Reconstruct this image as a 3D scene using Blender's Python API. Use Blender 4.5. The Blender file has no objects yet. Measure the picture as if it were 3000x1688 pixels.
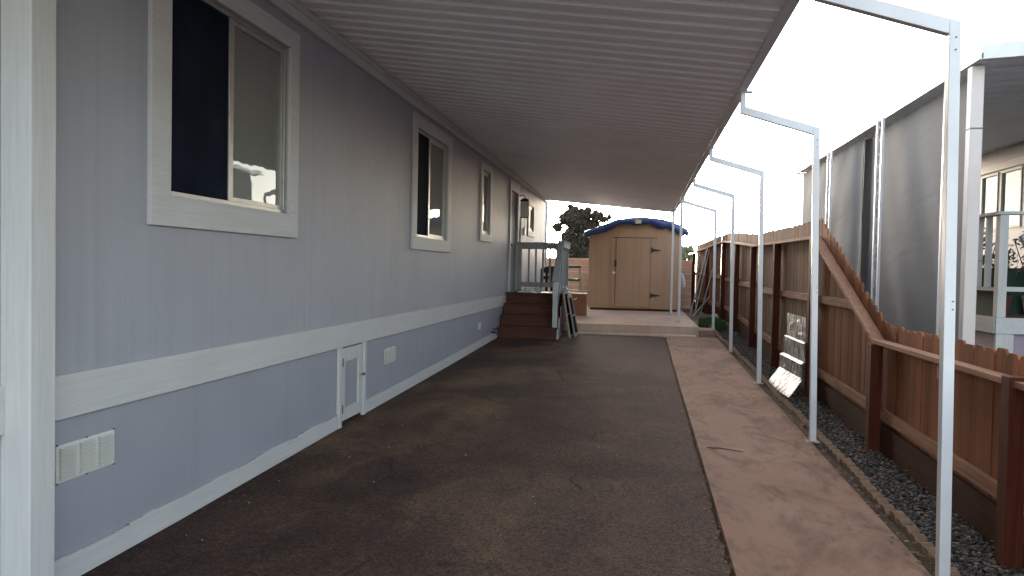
import bpy, math, random
import numpy as np
from mathutils import Vector, Matrix
random.seed(7); rng = np.random.RandomState(11)
D = bpy.data; SC = bpy.context.scene; COL = SC.collection
R = math.radians

# ------------------------------------------------------------------ camera, sky, sun, exposure
EYE = 1.5
def make_camera():
    yaw, pitch, roll, F = R(9.864), R(-1.5506), R(1.1468), 1860.7
    f = Vector((-math.sin(yaw)*math.cos(pitch), math.cos(yaw)*math.cos(pitch), math.sin(pitch)))
    r = Vector((math.cos(yaw), math.sin(yaw), 0)); u = r.cross(f)
    c, s = math.cos(roll), math.sin(roll)
    r2 = r*c + u*s; u2 = u*c - r*s
    cam = D.cameras.new('camera'); o = D.objects.new('camera', cam); COL.objects.link(o)
    cam.sensor_width = 36; cam.lens = 36*F/2576; cam.clip_start = .05; cam.clip_end = 3000
    m = Matrix.Identity(4)
    for i in range(3):
        m[i][0] = r2[i]; m[i][1] = u2[i]; m[i][2] = -f[i]
    m[2][3] = EYE
    o.matrix_world = m
    SC.camera = o
make_camera()
SUN_EL, SUN_ROT = R(11), R(-9)
w = D.worlds.new('World'); SC.world = w; w.use_nodes = True
nt = w.node_tree; bg = nt.nodes['Background']
sky = nt.nodes.new('ShaderNodeTexSky'); sky.sky_type = 'NISHITA'; sky.sun_disc = False
sky.sun_elevation = SUN_EL; sky.sun_rotation = SUN_ROT
sky.air_density = 1.0; sky.dust_density = 1.2; sky.ozone_density = 1.0
hs = nt.nodes.new('ShaderNodeHueSaturation'); hs.inputs['Saturation'].default_value = .55
nt.links.new(sky.outputs[0], hs.inputs['Color']); nt.links.new(hs.outputs[0], bg.inputs[0]); bg.inputs[1].default_value = 0.15
sl = D.lights.new('sun', 'SUN'); sl.energy = 0.5; sl.angle = R(20); sl.color = (1, .84, .72)
so = D.objects.new('sun', sl); COL.objects.link(so)
sd = Vector((math.sin(SUN_ROT)*math.cos(SUN_EL), math.cos(SUN_ROT)*math.cos(SUN_EL), math.sin(SUN_EL)))
so.rotation_euler = sd.to_track_quat('Z', 'Y').to_euler()
so.location = sd*60
SC.view_settings.view_transform = 'Standard'; SC.view_settings.look = 'None'
SC.view_settings.exposure = 2.88; SC.view_settings.gamma = 1
SC.render.engine = 'CYCLES'
SC.cycles.max_bounces = 14; SC.cycles.diffuse_bounces = 12; SC.cycles.use_fast_gi = False

# ------------------------------------------------------------------ materials
def newmat(name):
    m = D.materials.new(name); m.use_nodes = True
    return m, m.node_tree, m.node_tree.nodes['Principled BSDF']
def N(nt, t, **kw):
    n = nt.nodes.new(t)
    for k, v in kw.items(): setattr(n, k, v)
    return n
def coords(nt, scale=(1,1,1)):
    tc = N(nt, 'ShaderNodeTexCoord'); mp = N(nt, 'ShaderNodeMapping')
    mp.inputs['Scale'].default_value = scale
    nt.links.new(tc.outputs['Object'], mp.inputs[0]); return mp.outputs[0]
def noise(nt, vec, scale, detail=4, rough=.55, dist=0):
    n = N(nt, 'ShaderNodeTexNoise'); n.inputs['Scale'].default_value = scale
    n.inputs['Detail'].default_value = detail; n.inputs['Roughness'].default_value = rough
    n.inputs['Distortion'].default_value = dist
    nt.links.new(vec, n.inputs['Vector']); return n.outputs['Fac']
def ramp(nt, fac, stops):
    r = N(nt, 'ShaderNodeValToRGB'); e = r.color_ramp.elements
    while len(e) < len(stops): e.new(.5)
    for i, (p, c) in enumerate(stops):
        e[i].position = p; e[i].color = (*c, 1) if len(c) == 3 else c
    nt.links.new(fac, r.inputs[0]); return r.outputs[0]
def mix(nt, fac, a, b, mode='MIX'):
    m = N(nt, 'ShaderNodeMix', data_type='RGBA', blend_type=mode)
    for sock, v in ((m.inputs[0], fac), (m.inputs[6], a), (m.inputs[7], b)):
        if isinstance(v, (int, float)): sock.default_value = v
        elif isinstance(v, tuple): sock.default_value = (*v, 1)
        else: nt.links.new(v, sock)
    return m.outputs[2]
def math_(nt, op, a, b=None, clamp=False):
    m = N(nt, 'ShaderNodeMath', operation=op); m.use_clamp = clamp
    for i, v in enumerate((a, b)):
        if v is None: continue
        if isinstance(v, (int, float)): m.inputs[i].default_value = v
        else: nt.links.new(v, m.inputs[i])
    return m.outputs[0]
def bump(nt, h, strength, dist, prev=None):
    b = N(nt, 'ShaderNodeBump'); b.inputs['Strength'].default_value = strength
    b.inputs['Distance'].default_value = dist
    nt.links.new(h, b.inputs['Height'])
    if prev is not None: nt.links.new(prev, b.inputs['Normal'])
    return b.outputs[0]
def setp(b, rough, spec=.4, metal=0):
    b.inputs['Roughness'].default_value = rough
    b.inputs['Specular IOR Level'].default_value = spec
    b.inputs['Metallic'].default_value = metal

def m_simple(name, col, rough=.6, var=.12, scale=6, bs=.15, bd=.002, metal=0, stretch=(1,1,1), spec=.4, dirt=None):
    m, nt, b = newmat(name); v = coords(nt, stretch)
    n = noise(nt, v, scale, 5)
    lo = tuple(max(0, c*(1-var)) for c in col); hi = tuple(min(1, c*(1+var)) for c in col)
    c = ramp(nt, n, [(.3, lo), (.7, hi)])
    if dirt:
        n3 = noise(nt, v, scale*.35, 6, .65, .4)
        c = mix(nt, math_(nt, 'MULTIPLY', ramp(nt, n3, [(.5, (0,0,0)), (.75, (1,1,1))]), dirt[1]), c, dirt[0])
    nt.links.new(c, b.inputs['Base Color'])
    n2 = noise(nt, v, scale*8, 4)
    nt.links.new(bump(nt, n2, bs, bd), b.inputs['Normal'])
    setp(b, rough, spec, metal); return m

def m_siding(name, col, pitch=.1016, axis=1, dirtcol=(.2,.18,.17), streak=.25, groove=.6):
    """painted grooved panel siding, grooves vertical, weather streaks"""
    m, nt, b = newmat(name); v = coords(nt)
    sep = N(nt, 'ShaderNodeSeparateXYZ'); nt.links.new(v, sep.inputs[0])
    t = math_(nt, 'FRACT', math_(nt, 'DIVIDE', sep.outputs[axis], pitch))
    g = math_(nt, 'LESS_THAN', t, .06)
    grain = noise(nt, coords(nt, (60,60,2.2)), 2.0, 5, .6)
    n1 = noise(nt, v, .9, 4); 
    c = ramp(nt, n1, [(.3, tuple(x*.93 for x in col)), (.7, tuple(min(1,x*1.06) for x in col))])
    st = noise(nt, coords(nt, (9,9,.28)), 1.4, 5, .6)
    c = mix(nt, math_(nt, 'MULTIPLY', ramp(nt, st, [(.48, (0,0,0)), (.72, (1,1,1))]), streak), c, dirtcol)
    sp = noise(nt, v, 24, 3, .7)
    c = mix(nt, math_(nt, 'MULTIPLY', ramp(nt, sp, [(.69, (0,0,0)), (.74, (1,1,1))]), .25), c, dirtcol)
    c = mix(nt, math_(nt, 'MULTIPLY', g, .12), c, tuple(x*.7 for x in col))
    nt.links.new(c, b.inputs['Base Color'])
    n_ = bump(nt, grain, .35, .0025)
    h = math_(nt, 'SUBTRACT', 1, g)
    nt.links.new(bump(nt, h, groove, .002, n_), b.inputs['Normal'])
    setp(b, .62, .35); return m

def m_wood(name, c1, c2, c3, axis='z', rough=.75, board=None, stain=None, bs=.5):
    """grain runs along `axis`; board=(axis index, width) gives each board its own tone"""
    m, nt, b = newmat(name)
    st = {'z': (22,22,1.1), 'y': (22,1.1,22), 'x': (1.1,22,22)}[axis]
    v = coords(nt, st); v1 = coords(nt)
    g = noise(nt, v, 1.6, 7, .62, .8)
    c = ramp(nt, g, [(.28, c1), (.5, c2), (.74, c3)])
    if board:
        sep = N(nt, 'ShaderNodeSeparateXYZ'); nt.links.new(v1, sep.inputs[0])
        fl = math_(nt, 'FLOOR', math_(nt, 'DIVIDE', sep.outputs[board[0]], board[1]))
        wn = N(nt, 'ShaderNodeTexWhiteNoise', noise_dimensions='1D'); nt.links.new(fl, wn.inputs['W'])
        c = mix(nt, .55, c, ramp(nt, wn.outputs['Value'], [(0, tuple(x*.55 for x in c2)), (1, tuple(min(1, x*1.55) for x in c2))]))
    big = noise(nt, v1, 1.3, 5, .65)
    c = mix(nt, math_(nt, 'MULTIPLY', ramp(nt, big, [(.45, (0,0,0)), (.75, (1,1,1))]), .5), c, stain or tuple(x*.45 for x in c2))
    nt.links.new(c, b.inputs['Base Color'])
    nt.links.new(bump(nt, g, bs, .004), b.inputs['Normal'])
    setp(b, rough, .1); return m

def m_asphalt():
    m, nt, b = newmat('asphalt'); v = coords(nt)
    big = noise(nt, v, .42, 6, .62, .6); mid = noise(nt, coords(nt,(1,.55,1)), 2.2, 6, .65, .5); fine = noise(nt, v, 62, 4, .75)
    c = ramp(nt, big, [(.38, (.040,.026,.021)), (.5, (.078,.048,.034)), (.62, (.135,.085,.053))])
    c = mix(nt, math_(nt, 'MULTIPLY', ramp(nt, mid, [(.42, (0,0,0)), (.62, (1,1,1))]), .6), c, (.035,.025,.023))
    sep = N(nt, 'ShaderNodeSeparateXYZ'); nt.links.new(v, sep.inputs[0])
    # paler towards the concrete strip, boundary broken up by noise
    e = math_(nt, 'ADD', sep.outputs[0], math_(nt, 'MULTIPLY', mid, .9))
    e = ramp(nt, math_(nt, 'MULTIPLY', math_(nt, 'ADD', e, 2.6), .25), [(.35, (0,0,0)), (.95, (1,1,1))])
    c = mix(nt, math_(nt, 'MULTIPLY', e, .5), c, (.118,.076,.058))
    c = mix(nt, 1.0, c, ramp(nt, fine, [(.3, (.55,.55,.55)), (.5, (1,1,1)), (.7, (2.0,1.9,1.8))]), 'MULTIPLY')
    c = mix(nt, 1.0, c, ramp(nt, noise(nt, v, 28, 4, .7), [(.35, (.8,.8,.8)), (.65, (1.2,1.2,1.2))]), 'MULTIPLY')
    c = mix(nt, math_(nt, 'MULTIPLY', ramp(nt, fine, [(.25, (1,1,1)), (.45, (0,0,0))]), .5), c, (.018,.015,.014))
    # oil drips
    vo = N(nt, 'ShaderNodeTexVoronoi'); vo.inputs['Scale'].default_value = 1.1; nt.links.new(v, vo.inputs['Vector'])
    c = mix(nt, math_(nt, 'MULTIPLY', ramp(nt, vo.outputs['Distance'], [(.03, (1,1,1)), (.075, (0,0,0))]), .55), c, (.02,.015,.013))
    # cracks
    dn = N(nt, 'ShaderNodeTexNoise'); dn.inputs['Scale'].default_value = 2.5; dn.inputs['Detail'].default_value = 5; nt.links.new(v, dn.inputs['Vector'])
    vv = N(nt, 'ShaderNodeVectorMath', operation='MULTIPLY_ADD'); nt.links.new(dn.outputs['Color'], vv.inputs[0]); vv.inputs[1].default_value = (.5,.5,0); nt.links.new(v, vv.inputs[2])
    cr = N(nt, 'ShaderNodeTexVoronoi', feature='DISTANCE_TO_EDGE'); cr.inputs['Scale'].default_value = .42; nt.links.new(vv.outputs[0], cr.inputs['Vector'])
    msk = ramp(nt, noise(nt, v, .7, 3), [(.5, (0,0,0)), (.6, (1,1,1))])
    k = math_(nt, 'MULTIPLY', ramp(nt, cr.outputs['Distance'], [(.002, (1,1,1)), (.007, (0,0,0))]), msk)
    c = mix(nt, math_(nt, 'MULTIPLY', k, .45), c, (.016,.013,.011))
    nt.links.new(c, b.inputs['Base Color'])
    h = math_(nt, 'SUBTRACT', fine, math_(nt, 'MULTIPLY', k, 1.5))
    nt.links.new(bump(nt, mid, .3, .02, bump(nt, h, .8, .006)), b.inputs['Normal'])
    setp(b, .95, .08); return m

def m_concrete(name, c1, c2, stain=(.12,.08,.06), amt=.6, scale=1.0):
    m, nt, b = newmat(name); v = coords(nt)
    big = noise(nt, v, .9*scale, 6, .6, .3); mid = noise(nt, coords(nt, (1.6,.8,1)), 2.6*scale, 7, .7, 1.2); fine = noise(nt, v, 140, 3, .7)
    c = ramp(nt, big, [(.3, c1), (.7, c2)])
    c = mix(nt, math_(nt, 'MULTIPLY', ramp(nt, mid, [(.52, (0,0,0)), (.72, (1,1,1))]), amt), c, stain)
    bl = noise(nt, coords(nt, (1.3,.7,1)), 1.5*scale, 9, .72, .5)
    c = mix(nt, math_(nt, 'MULTIPLY', ramp(nt, bl, [(.47, (0,0,0)), (.62, (1,1,1))]), amt*.75), c, stain)
    orr = noise(nt, coords(nt, (1,.5,1)), .6, 3)
    c = mix(nt, math_(nt, 'MULTIPLY', ramp(nt, orr, [(.5, (0,0,0)), (.7, (1,1,1))]), .4), c, (c1[0]*1.0, c1[1]*.85, c1[2]*.6))
    sm = noise(nt, v, 16, 5, .75)
    c = mix(nt, math_(nt, 'MULTIPLY', ramp(nt, sm, [(.6, (0,0,0)), (.72, (1,1,1))]), .35), c, stain)
    c = mix(nt, math_(nt, 'MULTIPLY', fine, .25), c, tuple(x*.6 for x in c1))
    nt.links.new(c, b.inputs['Base Color'])
    nt.links.new(bump(nt, fine, .4, .003, bump(nt, mid, .15, .01)), b.inputs['Normal'])
    setp(b, .92, .12); return m

def m_island(name, cols, rough=.8):
    m, nt, b = newmat(name); g = N(nt, 'ShaderNodeNewGeometry')
    st = [(i/(len(cols)-1), c) for i, c in enumerate(cols)]
    c = ramp(nt, g.outputs['Random Per Island'], st)
    n = noise(nt, coords(nt), 60, 3)
    c = mix(nt, math_(nt, 'MULTIPLY', n, .4), c, tuple(x*.4 for x in cols[0]))
    nt.links.new(c, b.inputs['Base Color']); setp(b, rough, .3); return m

def m_glass(name, col, rough=.02, ior=1.6, cw=.6):
    m, nt, b = newmat(name)
    b.inputs['Base Color'].default_value = (*col, 1)
    b.inputs['Roughness'].default_value = .5
    b.inputs['Specular IOR Level'].default_value = 0
    b.inputs['Coat Weight'].default_value = cw; b.inputs['Coat Roughness'].default_value = rough
    b.inputs['Coat IOR'].default_value = ior
    n = noise(nt, coords(nt), 3.0, 2)
    bb = bump(nt, n, .12, .01)
    nt.links.new(bb, b.inputs['Coat Normal'])
    return m

def m_leaf(name, cols):
    m, nt, b = newmat(name); g = N(nt, 'ShaderNodeNewGeometry')
    c = ramp(nt, g.outputs['Random Per Island'], [(i/(len(cols)-1), c) for i, c in enumerate(cols)])
    nt.links.new(c, b.inputs['Base Color']); setp(b, .6, .3)
    tr = N(nt, 'ShaderNodeBsdfTranslucent'); nt.links.new(c, tr.inputs[0])
    mx = N(nt, 'ShaderNodeMixShader'); mx.inputs[0].default_value = .35
    out = nt.nodes['Material Output']
    nt.links.new(b.outputs[0], mx.inputs[1]); nt.links.new(tr.outputs[0], mx.inputs[2]); nt.links.new(mx.outputs[0], out.inputs[0])
    return m

def m_cloth(name, col, trans=.35):
    m, nt, b = newmat(name); v = coords(nt)
    n = noise(nt, coords(nt, (1,.8,.35)), 2.0, 5, .6)
    w1 = noise(nt, coords(nt, (1,6,220)), 1.0, 2); 
    c = ramp(nt, n, [(.3, tuple(x*.92 for x in col)), (.7, tuple(x*1.06 for x in col))])
    c = mix(nt, math_(nt, 'MULTIPLY', w1, .3), c, tuple(x*.55 for x in col))
    nt.links.new(c, b.inputs['Base Color']); setp(b, .85, .2)
    dg = noise(nt, coords(nt, (1,.8,2.6)), 1.3, 4, .5, 1.2)
    nt.links.new(bump(nt, dg, .3, .025, bump(nt, w1, .3, .003)), b.inputs['Normal'])
    tr = N(nt, 'ShaderNodeBsdfTranslucent'); nt.links.new(c, tr.inputs[0])
    mx = N(nt, 'ShaderNodeMixShader'); mx.inputs[0].default_value = trans
    out = nt.nodes['Material Output']
    nt.links.new(b.outputs[0], mx.inputs[1]); nt.links.new(tr.outputs[0], mx.inputs[2]); nt.links.new(mx.outputs[0], out.inputs[0])
    return m

def m_foil():
    m, nt, b = newmat('foil'); v = coords(nt)
    n = noise(nt, v, 5, 4, .55, .8)
    nt.links.new(bump(nt, n, 1, .03), b.inputs['Normal'])
    c = ramp(nt, noise(nt, v, 7, 4), [(.42, (.16,.16,.155)), (.6, (.42,.42,.42))])
    nt.links.new(c, b.inputs['Base Color']); setp(b, .4, .5, .45); return m

def m_block():
    m, nt, b = newmat('block_wall'); v = coords(nt)
    sep = N(nt, 'ShaderNodeSeparateXYZ'); nt.links.new(v, sep.inputs[0])
    t = math_(nt, 'FRACT', math_(nt, 'DIVIDE', sep.outputs[2], .2032)); h = math_(nt, 'LESS_THAN', t, .07)
    fl = math_(nt, 'FLOOR', math_(nt, 'DIVIDE', sep.outputs[2], .2032))
    xs = math_(nt, 'ADD', math_(nt, 'DIVIDE', sep.outputs[0], .4064), math_(nt, 'MULTIPLY', fl, .5))
    vj = math_(nt, 'LESS_THAN', math_(nt, 'FRACT', xs), .03)
    j = math_(nt, 'MAXIMUM', h, vj)
    n = noise(nt, v, 3, 5); c = ramp(nt, n, [(.3, (.30,.19,.135)), (.7, (.42,.28,.20))])
    c = mix(nt, math_(nt, 'MULTIPLY', h, .75), c, (.62,.47,.37))
    nt.links.new(c, b.inputs['Base Color'])
    nt.links.new(bump(nt, noise(nt, v, 90, 3), .4, .004, bump(nt, math_(nt, 'SUBTRACT', 1, j), .6, .006)), b.inputs['Normal'])
    setp(b, .85, .3); return m

M = {}
M['siding'] = m_siding('grey_lavender_siding', (.33,.34,.378), .2032, 1, (.22,.20,.19), .2)
M['siding_low'] = m_siding('skirting_panel', (.305,.312,.35), 1.2192, 1, (.2,.19,.19), .10, .5)
M['shed'] = m_siding('tan_shed_siding', (.42,.262,.162), .2032, 0, (.25,.16,.10), .3, .9)
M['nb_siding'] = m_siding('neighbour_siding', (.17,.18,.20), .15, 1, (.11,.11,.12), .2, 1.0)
M['bounce_ground'] = m_concrete('pale_bounce_ground', (.42,.40,.38), (.52,.5,.47), (.3,.28,.26), .3)
M['nb_skirt'] = m_simple('lavender_skirting', (.30,.24,.30), .7)
M['trim'] = m_wood('white_grained_trim', (.47,.47,.47), (.52,.52,.515), (.56,.56,.55), 'y', .6, stain=(.45,.43,.41), bs=.5)
M['trim_v'] = m_wood('white_trim_upright', (.47,.47,.46), (.52,.52,.51), (.56,.56,.55), 'z', .6, stain=(.45,.43,.41), bs=.4)
M['white'] = m_simple('white_painted_metal', (.56,.56,.575), .42, .05, 5, .1, .001, dirt=((.45,.38,.33), .35))
M['ceiling'] = m_simple('white_aluminium_pan', (.84,.82,.81), .5, .04, 2.5, .06, .002, dirt=((.6,.56,.53), .35))
M['asphalt'] = m_asphalt()
M['strip'] = m_concrete('salmon_concrete', (.265,.145,.095), (.36,.22,.152), (.12,.075,.052), .95)
M['slab'] = m_concrete('pale_slab_concrete', (.48,.335,.255), (.60,.44,.345), (.26,.18,.14), .4)
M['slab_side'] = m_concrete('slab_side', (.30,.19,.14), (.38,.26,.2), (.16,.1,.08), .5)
M['edging'] = m_concrete('edging_concrete', (.19,.115,.07), (.27,.175,.115), (.08,.05,.034), .7, 3)
M['ground'] = m_simple('bare_earth', (.12,.085,.06), .95, .35, 1.5, .8, .02)
M['soil'] = m_simple('leaf_soil', (.085,.045,.026), .95, .45, 25, 1, .02)
M['gravelbed'] = m_simple('gravel_bed', (.05,.038,.03), .95, .4, 40, 1, .02)
M['gravel'] = m_island('gravel_stones', [(.038,.030,.026), (.075,.058,.048), (.13,.105,.088), (.05,.041,.036), (.26,.21,.175), (.065,.052,.045), (.09,.06,.042)])
M['fence'] = m_wood('red_brown_fence_boards', (.13,.042,.016), (.215,.077,.033), (.30,.125,.062), 'z', .8, (1, .1452), (.075,.032,.02))
M['fence_old'] = m_wood('weathered_fence_boards', (.125,.064,.036), (.175,.098,.058), (.235,.145,.092), 'z', .85, (1, .1452), (.07,.045,.03))
M['rail'] = m_wood('fence_rail', (.19,.085,.048), (.28,.14,.085), (.36,.20,.13), 'y', .75, stain=(.16,.09,.06))
M['post'] = m_wood('dark_red_post', (.045,.010,.006), (.075,.018,.010), (.115,.033,.019), 'z', .7)
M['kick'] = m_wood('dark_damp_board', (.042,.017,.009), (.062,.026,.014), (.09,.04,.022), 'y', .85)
M['step'] = m_wood('red_brown_step', (.06,.024,.017), (.09,.038,.027), (.125,.056,.04), 'x', .7)
M['porchgrey'] = m_wood('blue_grey_rail_paint', (.27,.285,.305), (.32,.335,.355), (.37,.38,.40), 'z', .6, bs=.3)
M['porchlight'] = m_wood('pale_grey_board', (.42,.44,.45), (.48,.5,.51), (.54,.56,.57), 'z', .6, bs=.3)
M['alu'] = m_simple('aluminium_frame', (.40,.39,.37), .4, .1, 10, .1, .001, .6)
M['pane'] = m_glass('reflecting_pane', (.195,.20,.185), .015, 1.9)
M['screen_pane'] = m_simple('dark_insect_screen', (.011,.015,.025), .9, .3, 3, .1, .001, spec=.03)
M['nbglass'] = m_glass('neighbour_pane', (.20,.31,.32), .02, 1.45, .3)  # teal base colour stands in for the reflected sky
M['black'] = m_simple('black_iron', (.02,.02,.02), .5, .2, 10, .1, .001)
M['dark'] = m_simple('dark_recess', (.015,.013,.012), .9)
M['vent'] = m_simple('cream_vent_metal', (.62,.62,.57), .5, .04, 10, .05, .001)
M['ventback'] = m_simple('vent_shadow_grey', (.5,.5,.47), .8)
M['screw'] = m_simple('dull_screw', (.10,.10,.10), .5)
M['tarp'] = m_simple('blue_tarpaulin', (.03,.055,.17), .38, .25, 4, .5, .01, spec=.5)
M['tan_patch'] = m_simple('tan_patch', (.5,.42,.32), .8)
M['redbox'] = m_simple('red_brown_cabinet', (.24,.085,.045), .6, .15, 4, .2, .003)
M['green'] = m_simple('green_ladder_plastic', (.035,.10,.055), .5)
M['ladder'] = m_simple('ladder_rail', (.42,.36,.25), .5, .15)
M['yellow'] = m_simple('yellow_sticker', (.75,.6,.05), .6)
M['rag'] = m_simple('grey_plastic_bag', (.5,.52,.55), .4, .3, 9, .8, .01)
M['frameold'] = m_simple('old_frame_paint', (.26,.21,.18), .7, .2, 8, .3, .003)
M['darkwood'] = m_wood('dark_chair_wood', (.04,.028,.022), (.065,.045,.035), (.09,.065,.05), 'z')
M['boards'] = m_wood('grey_weathered_lumber', (.22,.19,.165), (.32,.28,.245), (.42,.38,.33), 'z', .85)
M['rock'] = m_simple('pale_rock', (.6,.52,.44), .85, .2, 8, .6, .01)
M['grass'] = m_leaf('green_grass', [(.025,.055,.015), (.045,.095,.028), (.07,.12,.04)])
M['leaf'] = m_leaf('dark_tree_leaves', [(.04,.036,.024), (.065,.06,.04), (.10,.08,.055), (.05,.048,.033)])
M['leaf2'] = m_leaf('pale_tree_leaves', [(.16,.18,.11), (.22,.25,.15), (.28,.29,.18)])
M['bark'] = m_wood('bark', (.04,.028,.02), (.07,.05,.037), (.1,.075,.055), 'z', .9, bs=1)
M['screen'] = m_cloth('grey_shade_cloth', (.19,.192,.195), .35)
M['slitshade'] = m_simple('dark_slit_shade', (.05,.06,.062), .9)
M['scroll'] = m_simple('dull_painted_iron', (.27,.25,.24), .6)
M['downspout'] = m_simple('cream_downspout', (.52,.46,.43), .5, .05, 3, .08, .001)
M['foil'] = m_foil()
M['block'] = m_block()
M['leafdry'] = m_island('dry_leaves', [(.10,.05,.02), (.22,.12,.05), (.3,.17,.08), (.06,.035,.02)])
M['chips'] = m_island('paint_chips', [(.55,.55,.54), (.7,.7,.68), (.4,.38,.36)])
M['turf'] = m_simple('dark_green_lattice', (.018,.045,.032), .9)
M['deckboard'] = m_wood('brown_deck', (.10,.06,.045), (.15,.09,.07), (.2,.13,.1), 'x')
M['lampglass'] = m_glass('lantern_glass', (.75,.74,.7), .05, 1.5)
M['red'] = m_simple('red_plastic', (.12,.035,.03), .5)
M['nbceil'] = m_simple('neighbour_soffit', (.7,.75,.8), .6, .06, 3, .1, .002)

# ------------------------------------------------------------------ mesh helpers
ORG = {}
class MB:
    def __init__(s): s.v = []; s.f = []
    def raw(s, v, f):
        n = len(s.v); s.v += [tuple(p) for p in v]; s.f += [tuple(i+n for i in q) for q in f]; return s
    def box(s, x0, x1, y0, y1, z0, z1):
        return s.raw([(x0,y0,z0),(x1,y0,z0),(x1,y1,z0),(x0,y1,z0),(x0,y0,z1),(x1,y0,z1),(x1,y1,z1),(x0,y1,z1)],
                     [(0,3,2,1),(4,5,6,7),(0,1,5,4),(1,2,6,5),(2,3,7,6),(3,0,4,7)])
    def bar(s, a, b, wx, wz, up=(0,0,1)):
        """rectangular bar from a to b"""
        a = Vector(a); b = Vector(b); d = (b-a).normalized(); up = Vector(up)
        sx = d.cross(up)
        if sx.length < 1e-4: sx = d.cross(Vector((1,0,0)))
        sx.normalize(); sz = sx.cross(d).normalized()
        c = [a+sx*i*wx/2+sz*j*wz/2 for i,j in ((-1,-1),(1,-1),(1,1),(-1,1))]
        e = [p+(b-a) for p in c]
        return s.raw(c+e, [(3,2,1,0),(4,5,6,7),(0,1,5,4),(1,2,6,5),(2,3,7,6),(3,0,4,7)])
    def tube(s, pts, r, n=8, close=False):
        pts = [Vector(p) for p in pts]; rr = r if isinstance(r, (list, tuple)) else [r]*len(pts)
        vs = []; fs = []
        for i, p in enumerate(pts):
            if close: d = pts[(i+1) % len(pts)] - pts[i-1]
            else: d = pts[min(i+1, len(pts)-1)] - pts[max(i-1, 0)]
            d.normalize(); a = d.cross(Vector((0,0,1)))
            if a.length < .05: a = d.cross(Vector((1,0,0)))
            a.normalize(); b = a.cross(d)
            vs += [p + (a*math.cos(t)+b*math.sin(t))*rr[i] for t in [2*math.pi*k/n for k in range(n)]]
        m = len(pts)
        for i in range(m if close else m-1):
            for k in range(n):
                j = (i+1) % m
                fs.append((i*n+k, i*n+(k+1)%n, j*n+(k+1)%n, j*n+k))
        if not close: fs += [tuple(range(n-1,-1,-1)), tuple(range((m-1)*n, m*n))]
        return s.raw(vs, fs)
    def prism(s, poly, axis, a, b):
        """extrude 2-D polygon (other two coordinates in order) along axis"""
        def P(q, t):
            q = list(q); q.insert(axis, t); return tuple(q)
        n = len(poly)
        v = [P(q, a) for q in poly]+[P(q, b) for q in poly]
        f = [tuple(range(n)), tuple(range(2*n-1, n-1, -1))]+[(i,(i+1)%n,(i+1)%n+n,i+n) for i in range(n)]
        return s.raw(v, f)
    def ico(s, c, r, jit=.0, sub=0, sc=(1,1,1)):
        import bmesh
        bm = bmesh.new(); bmesh.ops.create_icosphere(bm, subdivisions=sub+1, radius=1)
        v = [(c[0]+q.co.x*r*sc[0]*(1+random.uniform(-jit,jit)), c[1]+q.co.y*r*sc[1]*(1+random.uniform(-jit,jit)), c[2]+q.co.z*r*sc[2]*(1+random.uniform(-jit,jit))) for q in bm.verts]
        f = [tuple(x.index for x in q.verts) for q in bm.faces]; bm.free()
        return s.raw(v, f)
    def build(s, name, mat, parent=None, bevel=0, smooth=False, fix=True):
        me = D.meshes.new(name)
        org = Vector(ORG[parent.name]) if parent is not None else Vector((0,0,0))
        me.from_pydata([tuple(Vector(p)-org) for p in s.v], [], s.f)
        me.materials.append(M[mat] if isinstance(mat, str) else mat)
        if fix:
            import bmesh
            bm = bmesh.new(); bm.from_mesh(me); bmesh.ops.recalc_face_normals(bm, faces=bm.faces[:]); bm.to_mesh(me); bm.free()
        if smooth:
            for p in me.polygons: p.use_smooth = True
        o = D.objects.new(name, me); COL.objects.link(o)
        if parent is not None: o.parent = parent
        ORG[o.name] = tuple(org)
        if bevel:
            b = o.modifiers.new('bevel', 'BEVEL'); b.width = bevel; b.segments = 2; b.limit_method = 'ANGLE'
        return o
def thing(name, label, cat, loc, group=None):
    o = D.objects.new(name, None); COL.objects.link(o); o.location = loc; o.empty_display_size = .2
    ORG[o.name] = tuple(loc)
    return tag(o, label, cat, group)
def tag(o, label, cat, group=None):
    o['label'] = label; o['category'] = cat
    if group: o['group'] = group
    return o
def struct(o, kind='structure', label=None):
    o['kind'] = kind
    if label: o['label'] = label
    return o
def solo(mb, name, mat, label, cat, loc=None, group=None, **kw):
    """a thing that is one mesh, its origin moved to loc"""
    loc = loc or (0,0,0)
    mb.v = [tuple(Vector(p)-Vector(loc)) for p in mb.v]
    o = mb.build(name, mat, None, **kw); o.location = loc; ORG[o.name] = tuple(loc)
    return tag(o, label, cat, group)
def g(y):
    return float(np.interp(y, [-40,0,4,7,10,13,15.5,17.5,20,400], [-.3,-.1,-.05,.015,.07,.14,.2,.33,.37,.4]))

# ------------------------------------------------------------------ ground, driveway, strip, slab
def sheet(x0, x1, y0, y1, dz, nx=1, ys=None, jitl=0, jitr=0, seed=0):
    rs = random.Random(seed)
    ys = ys or list(np.arange(y0, y1+1e-6, .25))
    mb = MB(); vs = []; fs = []
    for y in ys:
        a = x0+rs.uniform(-jitl, jitl); b = x1+rs.uniform(-jitr, jitr)
        for i in range(nx+1): vs.append((a+(b-a)*i/nx, y, g(y)+dz))
    for j in range(len(ys)-1):
        for i in range(nx):
            k = j*(nx+1)+i; fs.append((k, k+1, k+nx+2, k+nx+1))
    return mb.raw(vs, fs)
struct(sheet(-400, 400, -100, 400, -.14, 1, [-100,-40,0,4,7,10,13,15.5,17.5,20,40,400]).build('ground', 'ground', fix=False))
struct(sheet(-2.9, .487, -8, 15.6, 0, 4, list(np.arange(-8, 15.61, .06)), 0, .014, 3).build('driveway', 'asphalt', fix=False))
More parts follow.
